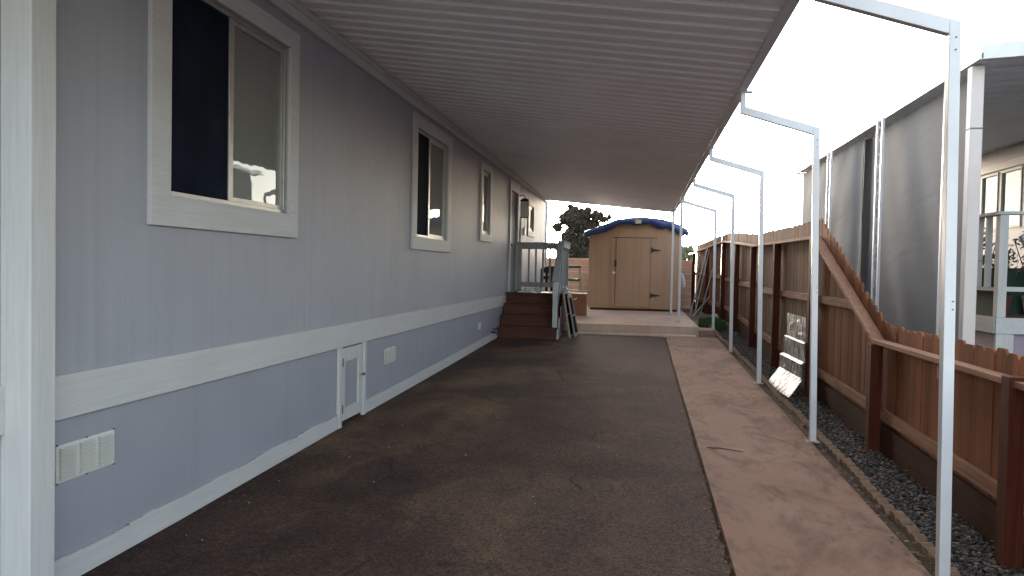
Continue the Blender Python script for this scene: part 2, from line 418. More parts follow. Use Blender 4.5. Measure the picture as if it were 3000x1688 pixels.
# the concrete strip is a real slab, 3 cm proud
st = MB(); ys = list(np.arange(-8, 15.11, .5)); 
for a, b in zip(ys[:-1], ys[1:]):
    n = len(st.v)
    for y in (a, b):
        for x, z in ((.50, -.1), (.515, .012), (1.50, .022), (1.505, -.1)): st.v.append((x, y, g(y)+z))
    for k in range(3): st.f.append((n+k, n+k+1, n+k+5, n+k+4))
n = len(st.v)
st.raw([(x, 15.0, g(15)+z) for x, z in ((.50,-.1),(.515,.012),(1.50,.022),(1.505,-.1))], [(0,1,2,3)])
struct(st.build('concrete_strip', 'strip'))
struct(sheet(1.56, 2.12, -2, 17.4, -.055).build('gravel_bed', 'gravelbed', fix=False))
struct(sheet(.42, .515, -2, 15.2, -.02, 1, None, 0, 0, 8).build('joint_soil', 'soil', fix=False))
struct(sheet(1.498, 1.60, -2, 15.4, .004, 1, None, .004, .004, 8).build('soil_joint', 'soil', fix=False))
struct(sheet(1.2, 2.12, 17.4, 24, -.03).build('side_soil', 'ground', fix=False))
struct(MB().box(-2.7, 1.2, 15.5, 24.5, -.1, .372).build('raised_slab', 'slab', bevel=.012))
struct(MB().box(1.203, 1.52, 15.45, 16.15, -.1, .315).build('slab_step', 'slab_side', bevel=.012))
struct(MB().box(-1.45, 1.12, 15.02, 15.497, .0, .222).build('slab_apron', 'slab', bevel=.01))

struct(sheet(-60, 60, -30, -2.01, .012, 1, [-30,-20,-8,-2.01]).build('bounce_ground', 'bounce_ground', fix=False))  # unseen pale sheet behind the camera, added to bounce light onto the ceiling
# gravel stones: one uncountable mass
def rocks(n, xs, yfun, zfun, smin, smax, name, mat):
    t = (1+5**.5)/2
    base = np.array([(-1,t,0),(1,t,0),(-1,-t,0),(1,-t,0),(0,-1,t),(0,1,t),(0,-1,-t),(0,1,-t),(t,0,-1),(t,0,1),(-t,0,-1),(-t,0,1)], float)/1.9
    fc = np.array([(0,11,5),(0,5,1),(0,1,7),(0,7,10),(0,10,11),(1,5,9),(5,11,4),(11,10,2),(10,7,6),(7,1,8),(3,9,4),(3,4,2),(3,2,6),(3,6,8),(3,8,9),(4,9,5),(2,4,11),(6,2,10),(8,6,7),(9,8,1)])
    V = []; F = []
    for i in range(n):
        y = yfun(); x = rng.uniform(*xs); s = rng.uniform(smin, smax)
        a = rng.rand()*6.28; c, d = math.cos(a), math.sin(a)
        p = base*rng.uniform(.6, 1.3, (12,1))*np.array([s*rng.uniform(.7,1.4), s, s*rng.uniform(.45,.9)])
        q = np.stack([p[:,0]*c-p[:,1]*d+x, p[:,0]*d+p[:,1]*c+y, p[:,2]+zfun(x, y)], 1)
        F.append(fc+len(V)*12); V.append(q)
    V = np.concatenate(V); F = np.concatenate(F)
    me = D.meshes.new(name); me.from_pydata(V.tolist(), [], F.tolist()); me.materials.append(M[mat])
    o = D.objects.new(name, me); COL.objects.link(o); return o
ry = lambda: 2.6+14.4*rng.rand()**1.7
o = rocks(17000, (1.65, 2.06), ry, lambda x, y: g(y)-.045+.05*max(0, (x-1.7))*rng.rand()+rng.rand()*.015, .005, .015, 'gravel', 'gravel')
struct(o, 'stuff', 'dark gravel stones between edging and fence')
# crumbs and dry leaves along the joints
def flakes(n, pos, smin, smax, name, mat, lift=.004):
    mb = MB()
    for i in range(n):
        x, y, z = pos(); s = rng.uniform(smin, smax); a = rng.rand()*6.28; k = rng.randint(4, 7)
        pts = [(x+math.cos(a+6.28*j/k)*s*rng.uniform(.5,1.2), y+math.sin(a+6.28*j/k)*s*rng.uniform(.5,1.2), z+lift+rng.rand()*s*.35) for j in range(k)]
        mb.raw(pts, [tuple(range(k))])
    return mb.build(name, mat, fix=False)
def p1():
    y = 2.5+12.5*rng.rand(); return (.490+rng.normal()*.022, y, g(y)+.004)
def p2():
    y = 2.5+13*rng.rand()**.8; return (1.53+rng.normal()*.03 - (.1*rng.rand()**4), y, g(y)+.022)
def p3():
    y = 16.3*rng.rand()**.0+rng.normal()*.6-1.2; return (1.35+rng.normal()*.08, min(15.2, y), g(y)+.022)
mb_ = flakes(700, p1, .004, .012, 'joint_crumbs', 'leafdry'); struct(mb_, 'stuff', 'crumbled debris along the driveway joint')
mb_ = flakes(900, lambda: p2() if rng.rand() < .8 else p3(), .006, .02, 'dry_leaves', 'leafdry'); struct(mb_, 'stuff', 'dry brown leaves along the edging')
mb_ = flakes(420, lambda: (rng.uniform(1.66,2.06), (lambda q: q)(2.6+13*rng.rand()**1.4), 0), .006, .02, 'leaf_litter', 'leafdry', 0)
for v_ in mb_.data.vertices: v_.co.z += g(v_.co.y)-.005
struct(mb_, 'stuff', 'dry leaf litter scattered over the gravel')
def p4():
    y = 3+6*rng.rand(); x = -2.62+abs(rng.normal())*.22
    return (x, y, g(y))
mb_ = flakes(60, p4, .002, .008, 'paint_chips', 'chips'); struct(mb_, 'stuff', 'white paint chips on the asphalt')
def p5():
    y = 3+11*rng.rand(); return (-2.2+2.6*rng.rand(), y, g(y))
mb_ = flakes(26, p5, .005, .012, 'asphalt_specks', 'chips'); struct(mb_, 'stuff', 'scattered pale specks on the asphalt')
solo(MB().tube([(.58,6.35,.03),(.68,6.33,.036),(.80,6.30,.03),(.86,6.25,.034)], [.005,.006,.005,.003], 5), 'twig', 'darkwood', 'thin dark twig lying on the concrete strip near the asphalt joint', 'twig', (.6,6.3,.03))

# scalloped edging blocks, one thing each
eb = MB(); L = .60
nsc = 5
pts = []
for k in range(nsc):
    for j in range(7):
        t = math.pi*(1-j/6); pts.append((k*L/nsc + L/nsc/2 + math.cos(t)*L/nsc/2*.97, .0+math.sin(t)*.035+.02))
poly = [(0,-.12)]+pts+[(L,-.12)]
eb.prism(poly, 0, -.032, .032)
eproto = None; es_ = []
y = 1.9; i = 0
while y < 16.2:
    x = 1.605 + .015*math.sin(y*1.3) + random.uniform(-.012,.012) - (max(0, y-13.5)*.03)
    if eproto is None:
        eproto = eb.build('edging_block', 'edging', None, bevel=.008); o = eproto
    else:
        o = eproto.copy(); COL.objects.link(o)
    o.location = (x, y, g(y)+random.uniform(-.004,.012)); o.rotation_euler = (random.uniform(-.03,.03)+math.atan((g(y+.6)-g(y))/.6), random.uniform(-.12,.06), random.uniform(-.02,.02)+(.03 if y>13.5 else 0))
    ps = [3.95, 6.82, 9.84, 12.88, 16.0]; on = ['first','second','third','fourth','fifth','sixth']
    j = sum(1 for q in ps if q < y+.3)
    if j == 0: wh_ = on[int((3.95-y-.3)/.618)]+' edging block on the camera side of the nearest carport post'
    else:
        k_ = sum(1 for e_ in es_ if e_ >= ps[j-1]-.3)
        wh_ = on[min(5,k_)]+' edging block going away from the '+['nearest','second','third','fourth','farthest'][j-1]+' cranked carport post'
    es_.append(y)
    tag(o, 'scalloped tan '+wh_, 'edging block', 'scalloped edging blocks along the gravel')
    y += .618; i += 1

# ------------------------------------------------------------------ mobile home
WX = -2.7
home = thing('mobile_home', 'long lavender grey mobile home with white trim and sliding windows beside the driveway', 'mobile home', (-5.4, 9, 0))
holes = [(3.87,5.33,1.88,3.15), (8.61,10.03,1.86,3.17), (12.33,12.97,2.08,3.17), (15.14,15.98,1.02,3.12), (17.62,18.4,2.42,3.02)]
def wall_holes(y0, y1, z0, z1, holes, X, depth=.06):
    mb = MB(); ycs = sorted({y0,y1}|{h[0] for h in holes}|{h[1] for h in holes}); zcs = sorted({z0,z1}|{h[2] for h in holes}|{h[3] for h in holes})
    for a,b in zip(ycs[:-1], ycs[1:]):
        for c,d in zip(zcs[:-1], zcs[1:]):
            if any(h[0]<=a and b<=h[1] and h[2]<=c and d<=h[3] for h in holes): continue
            mb.raw([(X,a,c),(X,b,c),(X,b,d),(X,a,d)], [(0,1,2,3)])
    for a,b,c,d in holes:
        q = [(a,c),(b,c),(b,d),(a,d)]
        for k in range(4):
            p, r = q[k], q[(k+1)%4]
            mb.raw([(X,*p),(X,*r),(X-depth,*r),(X-depth,*p)], [(0,1,2,3)])
    return mb
wl = wall_holes(-3, 21.08, .86, 3.6, holes, WX)
wl.raw([(WX,21.08,.86),(-8,21.08,.86),(-8,21.08,3.6),(WX,21.08,3.6)], [(0,1,2,3)])
wl.raw([(WX,-3,.86),(-8,-3,.86),(-8,-3,3.6),(WX,-3,3.6)], [(0,1,2,3)])
wl.raw([(-8,-3,.86),(-8,21.08,.86),(-8,21.08,3.6),(-8,-3,3.6)], [(0,1,2,3)])
wl.build('wall', 'siding', home, fix=False)
sk = MB(); sk.raw([(WX-.004,-3,-.4),(WX-.004,6.40,-.4),(WX-.004,6.40,.86),(WX-.004,-3,.86)], [(0,1,2,3)])
sk.raw([(WX-.004,6.92,-.4),(WX-.004,21.08,-.4),(WX-.004,21.08,.86),(WX-.004,6.92,.86)], [(0,1,2,3)])
sk.raw([(WX-.004,21.08,-.4),(-8,21.08,-.4),(-8,21.08,.86),(WX-.004,21.08,.86)], [(0,1,2,3)])
sk.raw([(WX-.08,6.3,-.4),(WX-.08,7.0,-.4),(WX-.08,7.0,.86),(WX-.08,6.3,.86)], [(0,1,2,3)])
sk.build('skirting', 'siding_low', home, fix=False)
MB().box(-8.1, -2.66, -3.1, 21.15, 3.6, 3.72).build('roof', 'white', home)
# belt board, in real lengths
for a, b in ((-3,2.74),(2.88,7.3),(7.303,12.2),(12.203,14.9)): MB().box(WX, WX+.024, a, b, .742+random.uniform(-.003,.003), .952).build('belt_board', 'trim', home, bevel=.003)
for a, b in ((-3,2.74),(2.88,6.33)):
    base = MB()
    yy = np.arange(a, b, .11).tolist()+[b]
    for p, q in zip(yy[:-1], yy[1:]):
        wob = .006*math.sin(p*9)+random.uniform(-.004,.004)
        base.raw([(WX+.02,p,g(p)+.004),(WX+.02,q,g(q)+.004),(WX+.02,q,g(q)+.135+wob),(WX+.02,p,g(p)+.135+wob), (WX,p,g(p)+.135+wob),(WX,q,g(q)+.135+wob)], [(0,1,2,3),(3,2,5,4)])
    base.build('base_board', 'trim', home, fix=False)
for a, b in ((6.99,10.4),(10.403,13.88)):
    base = MB().raw([(WX+.02,a,g(a)+.004),(WX+.02,b,g(b)+.004),(WX+.02,b,g(b)+.13),(WX+.02,a,g(a)+.13),(WX,a,g(a)+.13),(WX,b,g(b)+.13),(WX,a,g(a)+.004)], [(0,1,2,3),(3,2,5,4),(0,3,4,6)])
    base.build('base_board', 'trim', home, fix=False)
MB().box(WX, WX+.15, 2.74, 2.88, -.15, 3.5).build('corner_column', 'trim_v', home, bevel=.006)
MB().box(WX, WX+.03, 20.98, 21.08, .4, 3.37).build('corner_trim', 'trim_v', home, bevel=.004)
def window(y0,y1,z0,z1, oy0,oy1,oz0,oz1, split, pane_right=True):
    def ring(mb, a0,a1,c0,c1, b0,b1,d0,d1, xa, xb):
        # outer a/c, inner b/d, one connected frame
        o_ = [(a0,c0),(a1,c0),(a1,c1),(a0,c1)]; n_ = [(b0,d0),(b1,d0),(b1,d1),(b0,d1)]
        vs = [(x,*p) for x in (xa,xb) for p in o_+n_]
        fs = []
        for k in range(4):
            l = (k+1)%4
            fs += [(8+k,8+l,12+l,12+k),(k,4+k,4+l,l),(k,l,8+l,8+k),(4+k,12+k,12+l,4+l)]
        mb.raw(vs, fs)
    f = MB(); ring(f, oy0,oy1,oz0,oz1, y0,y1,z0,z1, WX-.002, WX+.026)
    f = f.build('window', 'trim', home, bevel=.004)
    fw = .03; xa, xb = WX-.05, WX-.012
    a = MB(); ring(a, y0,y1,z0,z1, y0+fw,y1-fw,z0+fw,z1-fw, xa, xb); a.build('frame', 'alu', f, bevel=.002)
    a = MB(); ring(a, split-.035,y1-fw,z0+fw,z1-fw, split+.02,y1-fw-.03,z0+fw+.03,z1-fw-.035, xa, xb-.008); a.build('sash', 'alu', f, bevel=.002)
    MB().raw([(WX-.03,y0+fw,z0+fw),(WX-.03,split-.035,z0+fw),(WX-.03,split-.035,z1-fw),(WX-.03,y0+fw,z1-fw)], [(0,1,2,3)]).build('insect_screen', 'screen_pane', f, fix=False)
    MB().raw([(WX-.036,split+.02,z0+fw+.03),(WX-.036,y1-fw-.03,z0+fw+.03),(WX-.036,y1-fw-.03,z1-fw-.035),(WX-.036,split+.02,z1-fw-.035)], [(0,1,2,3)]).build('pane', 'pane', f, fix=False)
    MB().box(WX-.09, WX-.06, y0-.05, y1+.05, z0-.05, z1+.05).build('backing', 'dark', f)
    return f
window(3.87,5.33,1.88,3.15, 3.69,5.47,1.70,3.29, 4.58)
window(8.61,10.03,1.86,3.17, 8.45,10.24,1.70,3.32, 9.27)
window(12.33,12.97,2.08,3.17, 12.19,13.17,1.95,3.29, 12.56)
window(17.62,18.4,2.42,3.02, 17.48,18.55,2.28,3.16, 18.0)
# cornice
for a, b in ((-3,7.2),(7.203,13.4),(13.403,21.12)): MB().box(WX, WX+.045, a, b, 3.372+random.uniform(-.004,.004), 3.515 if a<13 else 3.47).build('cornice', 'trim', home, bevel=.004)
MB().box(WX+.045, WX+.062, -3, 21.1, 3.455, 3.475).build('cornice_bead', 'trim', home)
# entrance door
for q in ((15.0,15.14,1.0,3.12),(15.98,16.12,1.0,3.12),(15.0,16.12,3.122,3.34)): MB().box(WX, WX+.03, *q).build('door_trim', 'trim_v', home, bevel=.004)
dr = MB().box(WX-.055, WX-.03, 15.15, 15.97, 1.03, 3.11).build('door', 'porchgrey', home, bevel=.003)
MB().tube([(WX-.03,15.25,1.98),(WX+.0,15.25,1.98),(WX+.035,15.25,1.98)], [.012,.012,.028], 10).build('handle', 'black', dr)
MB().box(WX-.03, WX-.02, 15.22, 15.28, 2.13, 2.2).build('lock', 'black', dr)
MB().box(WX-.1, WX-.062, 15.1, 16.0, 1.0, 3.2).build('door_backing', 'dark', home)
# pale utility door past the entrance, with a junction box and cable
ud = MB().box(WX, WX+.035, 16.35, 17.15, 1.0, 2.64).build('utility_door', 'trim_v', home, bevel=.006)
jb = MB().box(WX, WX+.08, 16.62, 16.74, 2.26, 2.42)
jb.v = [(x+.036 if x==WX else x, y, z) for x,y,z in jb.v]; jb.build('junction_box', 'vent', home, bevel=.004)
MB().tube([(WX+.06,16.66,2.42),(WX+.055,16.64,2.7),(WX+.02,16.55,2.95)], .006, 6).build('cable', 'black', home)
# lantern
ln = MB(); lx, ly, lz = WX+.16, 16.05, 2.62
for sx in (-1,1):
    for sy in (-1,1): ln.box(lx+sx*.075-.006, lx+sx*.075+.006, ly+sy*.075-.006, ly+sy*.075+.006, lz, lz+.34)
ln.box(lx-.085, lx+.085, ly-.085, ly+.085, lz-.015, lz)
ln.box(lx-.085, lx+.085, ly-.085, ly+.085, lz+.34, lz+.355)
ln.raw([(lx-.1,ly-.1,lz+.355),(lx+.1,ly-.1,lz+.355),(lx+.1,ly+.1,lz+.355),(lx-.1,ly+.1,lz+.355),(lx-.03,ly-.03,lz+.41),(lx+.03,ly-.03,lz+.41),(lx+.03,ly+.03,lz+.41),(lx-.03,ly+.03,lz+.41)], [(0,1,2,3),(4,5,6,7),(0,1,5,4),(1,2,6,5),(2,3,7,6),(3,0,4,7)])
ln.tube([(lx,ly,lz+.41),(lx,ly,lz+.46),(lx-.05,ly,lz+.48),(WX+.01,ly,lz+.46)], .009, 8)
ln.box(WX, WX+.015, ly-.06, ly+.06, lz+.22, lz+.5)
lant = ln.build('wall_lantern', 'black', home)
gl = MB().box(lx-.069, lx+.069, ly-.069, ly+.069, lz+.002, lz+.338).build('lantern_glass', 'lampglass', lant)
# skirting access door
for q in (6.33, 6.93): MB().box(WX-.002, WX+.03, q, q+.06, g(q)+.003, .742).build('access_door_trim', 'trim_v', home, bevel=.003)
z0 = g(6.6)+.045; ad = MB(); ad.box(WX-.03, WX+.014, 6.40, 6.49, z0, .725); ad.box(WX-.03, WX+.014, 6.83, 6.922, z0, .725)
ad.box(WX-.03, WX+.0135, 6.49, 6.83, z0, z0+.115); ad.box(WX-.03, WX+.0135, 6.49, 6.83, .60, .725)
adr = ad.build('access_door', 'trim_v', home, bevel=.002)
MB().box(WX-.03, WX-.006, 6.49, 6.83, z0+.115, .60).build('door_panel', 'siding_low', adr)
MB().box(WX+.012, WX+.034, 6.385, 6.405, .56, .64).build('hinge', 'screw', adr)
MB().box(WX+.012, WX+.034, 6.385, 6.405, z0+.08, z0+.16).build('hinge', 'screw', adr)
MB().tube([(WX+.014,6.90,.43),(WX+.035,6.90,.43),(WX+.05,6.90,.43)], [.008,.008,.018], 10).build('knob', 'screw', adr)
def vent(y0,y1,z0,z1,n):
    v = MB(); v.box(WX-.002, WX+.004, y0, y1, z0, z1)
    vf = v.build('skirting_vent', 'vent', home)
    w3 = (y1-y0)/3
    for k in range(3): MB().box(WX+.0041, WX+.006, y0+w3*(k+.12), y0+w3*(k+.88), z0+.012, z1-.012).build('slot_panel', 'ventback', vf)
    lv = MB()
    for k in range(3):
        a = y0+w3*k+w3*.12; b = a+w3*.76
        for q in range(n):
            z = z0+.012+(z1-z0-.024)*q/n; h = (z1-z0-.024)/n
            lv.raw([(WX+.006,a,z+h*.75),(WX+.006,b,z+h*.75),(WX+.020,b,z+h*.30),(WX+.020,a,z+h*.30),(WX+.020,a,z+h*.22),(WX+.020,b,z+h*.22)], [(0,1,2,3),(3,2,5,4)])
    lv.build('louvre', 'vent', vf, fix=False)
    for yy in (y0+.004, (y0+y1)/2, y1-.004):
        for zz in (z0-.002, z1+.002): MB().tube([(WX,yy,zz),(WX+.008,yy,zz)], .0045, 6).build('screw', 'screw', vf)
vent(3.05,3.44,.435,.615,12); vent(7.60,7.94,.43,.60,10)
MB().box(WX, WX+.01, 12.22, 12.42, .44, .56).build('cover_plate', 'vent', home, bevel=.003)
fa = MB().tube([(WX,13.42,.30),(WX+.06,13.42,.30),(WX+.11,13.42,.28),(WX+.12,13.42,.22)], [.016,.018,.016,.014], 8)
fa.tube([(WX+.06,13.42,.31),(WX+.06,13.42,.36)], .008, 6); fa.box(WX+.03, WX+.09, 13.39, 13.45, .36, .372)
fa.build('faucet', 'black', home)

# ------------------------------------------------------------------ carport
cp = thing('carport', 'long white aluminium carport roof on slim cranked posts beside the mobile home', 'carport', (.9, 11, 0))
P = .2032
def zl(y): return 3.53-.10*max(0, (y-12)/8.5)**1.5
def zr(y): return 3.10-.01*max(0,(y-12)/8.5)
rp = MB(); prof = []
y = -.1
while y < 20.3:
    prof += [(y, 0), (y+P*.60, 0), (y+P*.68, .006), (y+P*.76, .026), (y+P*.90, .026), (y+P*.97, .005)]
    y += P
YE = y
xs = [WX+.002, -1.8, -.9, 0, .815]
for (yy, dz) in prof:
    for x in xs:
        t = (x-xs[0])/(xs[-1]-xs[0]); rp.v.append((x, yy, zl(yy)*(1-t)+zr(yy)*t+dz))
nx = len(xs)
for i in range(len(prof)-1):
    for k in range(nx-1):
        a = i*nx+k; rp.f.append((a, a+1, a+nx+1, a+nx))
o = rp.build('roof_panel', 'ceiling', cp, fix=False)
so_ = o.modifiers.new('solid', 'SOLIDIFY'); so_.thickness = .004; so_.offset = 1
# gutter fascia along the outer edge and closing fascia at the far end
fs = MB(); fs.prism([(.800,3.088),(.875,3.088),(.885,3.22),(.875,3.23),(.800,3.23)], 1, -.1, YE-.01)
fs.build('gutter', 'white', cp, bevel=.004)
fe = MB(); zz0, zz1 = zl(YE), zr(YE)
fe.raw([(WX+.05,YE,zz0-.03),(.803,YE,zz1-.01),(.803,YE,zz1+.12),(WX+.05,YE,zz0+.1),(WX+.05,YE+.03,zz0-.03),(.803,YE+.03,zz1-.01),(.803,YE+.03,zz1+.12),(WX+.05,YE+.03,zz0+.1)], [(0,1,2,3),(4,5,6,7),(0,1,5,4),(1,2,6,5),(2,3,7,6),(3,0,4,7)])
fe.build('end_fascia', 'white', cp)
pw = .052
def lean(y): return .0
for k, y in enumerate([3.95, 6.82, 9.84, 12.88, 16.0]):
    X = 1.52 if k else 1.512; zb = g(y)+.018; ln_ = [.042,.05,.035,.025,.015][k]; zt = [2.735,2.765,2.79,2.80,2.80][k]; XT = X-ln_
    mb = MB(); h = pw/2; A = []
    for (xx, zz) in ((X, zb), (XT, zt)): A += [(xx-h,y-h,zz),(xx+h,y-h,zz),(xx+h,y+h,zz),(xx-h,y+h,zz)]
    mb.raw(A, [(0,3,2,1),(4,5,6,7),(0,1,5,4),(1,2,6,5),(2,3,7,6),(3,0,4,7)])
    # cranked arm: down from the gutter, out and down to the post head
    mb.prism([(.85-.022,3.10),(.85+.022,3.10),(.85+.022,zt+.195),(XT+h-.003,zt+.004),(XT+h-.003,zt-.055),(XT-h,zt-.055),(.85-.022,zt+.14)], 1, y-.0235, y+.0235)
    post = mb.build('support_post', 'white', cp, bevel=.003)
    MB().box(.83, .93, y-.035, y+.035, 3.085, 3.099).build('bracket', 'white', post)
    MB().box(X-.06, X+.05, y-.05, y+.05, zb-.004, zb+.005).build('base_plate', 'frameold', post)
    for zz in (2.66, 2.60): MB().tube([(XT+.005,y-h-.001,zz),(XT+.005,y-h-.006,zz)], .004, 6).build('screw', 'screw', post)
    for zz in (1.34, 1.38): MB().tube([((X+XT)/2+.012,y-h-.001,zz),((X+XT)/2+.012,y-h-.006,zz)], .004, 6).build('screw', 'screw', post)
for y, X in ((16.95,.86), (19.8,.80)):
    mb = MB().box(X-.028, X+.028, y-.03, y+.03, .372, 3.098); post = mb.build('support_post', 'white', cp, bevel=.003)
    MB().box(X-.05, X+.05, y-.05, y+.05, .373, .38).build('base_plate', 'frameold', post)
solo(MB().tube([(.905,16.95,1.45),(.93,16.95,1.36),(.95,16.95,1.22),(.96,16.95,1.12)], [.012,.03,.045,.02], 7).tube([(.875,16.95,1.47),(.905,16.95,1.45)], .008, 6), 'hanging_cloth', 'white', 'small pale cloth hanging from the carport post before the shed', 'cloth', (.88,16.95,1.4), smooth=True)
# red tie on the nearest post
solo(MB().tube([(1.445,3.93,1.06),(1.44,3.91,1.0),(1.448,3.92,.95)], [.003,.006,.003], 6), 'ribbon', 'red', 'red ribbon tied to the nearest carport post', 'ribbon', (1.46,3.85,1.0))

# ------------------------------------------------------------------ entrance porch and steps
po = thing('entry_steps', 'red brown wooden entrance steps and landing with blue grey railing below the home door', 'steps', (-2.1, 14.9, .2))
x0, x1 = WX+.03, -1.56
tops = [.385, .59, .80, 1.0]; yb = 13.9; td = .28
for k, zt in enumerate(tops[:3]):
    lo = g(14)-.02
    s = MB().box(x0, x1-.0*k, yb+td*k, yb+td*(k+1)-.001, lo, zt-.038).build('riser', 'step', po, bevel=.004)
    MB().box(x0-.0, x1+.012, yb+td*k-.025, yb+td*(k+1)-.027, zt-.036, zt).build('tread', 'step', po, bevel=.006)
yl = yb+td*3
MB().box(x0, x1, yl, 16.05, .15, .955).build('landing_skirt', 'step', po, bevel=.004)
MB().box(x0, x1+.02, yl-.03, 16.08, .957, 1.0).build('landing_deck', 'step', po, bevel=.005)
sr = MB()
for k, zt in enumerate(tops[:3]): sr.box(x1+.014, x1+.034, yb+td*k+.02, yb+td*(k+1)+.018, .16, zt-.04)
sr.build('stringer', 'porchlight', po)
rx = x1-.03
n1 = MB().box(rx-.05, rx+.04, yb+.06, yb+.15, .386, 1.26).build('newel', 'porchlight', po, bevel=.004)
MB().box(rx-.05, rx+.04, yl+.02, yl+.11, 1.001, 2.03).build('newel', 'porchgrey', po, bevel=.004)
MB().box(rx-.05, rx+.04, 15.93, 16.02, 1.001, 2.03).build('newel', 'porchgrey', po, bevel=.004)
MB().box(x0+.01, x0+.10, 15.93, 16.02, 1.001, 2.03).build('newel', 'porchgrey', po, bevel=.004)
MB().bar((rx-.005, yb+.02, 1.26), (rx-.005, yl+.08, 2.03), .12, .035, (0,0,1)).build('hand_rail', 'porchgrey', po, bevel=.004)
MB().bar((rx-.005, yb+.12, .56), (rx-.005, yl+.02, 1.16), .045, .08, (0,0,1)).build('lower_rail', 'porchlight', po, bevel=.004)
for k in range(4):
    t = (k+1)/5; yy = yb+.15+(yl+.02-yb-.15)*t; zz = 1.26+(2.03-1.26)*(yy-yb-.02)/(yl+.06-yb)
    MB().box(rx-.02, rx+.02, yy-.02, yy+.02, zz-.74, zz-.02).build('baluster', 'porchgrey', po)
MB().box(rx-.06, rx+.075, yl+.0, 16.06, 2.032, 2.07).build('top_rail', 'porchgrey', po, bevel=.004)
MB().box(rx+.042, rx+.062, yl+.1, 16.03, 1.93, 2.03).build('rail_face', 'porchlight', po, bevel=.003)
MB().box(rx-.02, rx+.02, yl+.11, 15.93, 1.09, 1.15).build('lower_rail', 'porchgrey', po)
for k in range(6):
    yy = yl+.11+(15.93-yl-.11)*(k+.5)/6
    MB().box(rx-.02, rx+.02, yy-.02, yy+.02, 1.151, 2.03).build('baluster', 'porchgrey', po)
MB().box(x0, rx+.03, 15.92, 16.04, 2.032, 2.069).build('top_rail', 'porchgrey', po, bevel=.004)
MB().box(x0+.1, rx-.05, 15.955, 15.995, 1.92, 2.03).build('rail_face', 'porchgrey', po)
MB().box(x0+.1, rx-.05, 15.955, 15.995, 1.10, 1.20).build('lower_rail', 'porchgrey', po)
for k in range(5):
    xx = x0+.1+(rx-.05-x0-.1)*(k+1)/6
    MB().box(xx-.019, xx+.019, 15.956, 15.994, 1.201, 1.919).build('baluster', 'porchgrey', po)
MB().box(x1+.022, x1+.05, yl+.05, 16.07, .86, 1.02).build('deck_rim', 'porchlight', po, bevel=.003)
def rim_pot(x, y, r, h, lab, mat='vent'):
    m_ = MB(); n = 14; pr = [(r*.72,0),(r,h),(r*.93,h),(r*.68,.012)]
    vs = [(x+a*math.cos(6.283*k/n), y+a*math.sin(6.283*k/n), 1.0+b) for a,b in pr for k in range(n)]
    f = [(i*n+k, i*n+(k+1)%n, (i+1)*n+(k+1)%n, (i+1)*n+k) for i in range(3) for k in range(n)]+[tuple(range(n)), tuple(range(3*n,4*n))]
    solo(m_.raw(vs, f), 'bowl', mat, lab, 'bowl', (x,y,1.0), smooth=True)
rim_pot(-2.33, 15.35, .085, .095, 'white plastic bowl on the landing, left of its twin')
rim_pot(-2.12, 15.40, .085, .09, 'white plastic bowl on the landing, between the other bowl and the tan sponge')
solo(MB().box(-2.5,-1.85,15.05,15.75,1.002,1.012), 'door_mat', 'rag', 'pale flat mat spread on the landing under the bowls', 'mat', (-2.2,15.3,1.0))
solo(MB().box(-1.80,-1.67,15.1,15.2,1.002,1.05), 'sponge', 'tan_patch', 'small tan block on the landing by the rail', 'block', (-1.75,15.15,1.0), bevel=.01)
solo(MB().box(x0+.0, x1-.05, yl-.055, yl+.12, 1.003, 1.016), 'step_mat', 'black', 'black rubber mat lying along the top step edge', 'mat', (-2.1,14.8,1.0))

# old window frames leaning on the side of the steps
def lean_frame(y0, y1, xb, xt, zt, lab, mat, fill=True):
    zb = g(y0)+.006
    a = Vector((xb, 0, zb)); b = Vector((xt, 0, zt)); d = b-a; Ln = d.length; d.normalize(); nrm = Vector((d.z, 0, -d.x))
    def pt(y, t, h): q = a+d*t+nrm*h; return (q.x, y, q.z)
    def slab(mb, ya, yc, ta, tb, h0, h1):
        mb.raw([pt(ya,ta,h0),pt(yc,ta,h0),pt(yc,tb,h0),pt(ya,tb,h0),pt(ya,ta,h1),pt(yc,ta,h1),pt(yc,tb,h1),pt(ya,tb,h1)], [(0,3,2,1),(4,5,6,7),(0,1,5,4),(1,2,6,5),(2,3,7,6),(3,0,4,7)])
    t = thing('window_frame', lab, 'window frame', (xb, (y0+y1)/2, zb), 'old window frames leaning on the steps')
    w_ = .055; m1 = MB(); slab(m1, y0, y1, 0, w_, 0, .03); slab(m1, y0, y1, Ln-w_, Ln, 0, .03); slab(m1, y0, y0+w_, w_, Ln-w_, 0, .03); slab(m1, y1-w_, y1, w_, Ln-w_, 0, .03)
    m1.build('frame', mat, t, bevel=.003)
    m2 = MB(); slab(m2, y0+w_, y1-w_, w_, Ln-w_, .01, .016); m2.build('mesh', 'screen_pane', t)
    m3 = MB(); slab(m3, y0+w_, y1-w_, Ln*.5-.012, Ln*.5+.012, .0165, .028); m3.build('bar', mat, t)
lean_frame(14.15, 14.95, -1.33, -1.478, 1.06, 'pale peeling window frame leaning nearest to the steps', 'frameold')
lean_frame(14.35, 15.1, -1.25, -1.41, .98, 'pale window frame with dark mesh leaning outermost on the steps', 'frameold')
solo(MB().ico((-1.46,14.62,1.10), .075, .35, 1, (.8,1,.7)), 'plastic_bag', 'rag', 'crumpled pale bag stuffed on top of the leaning window frames', 'bag', (-1.46,14.62,1.06))

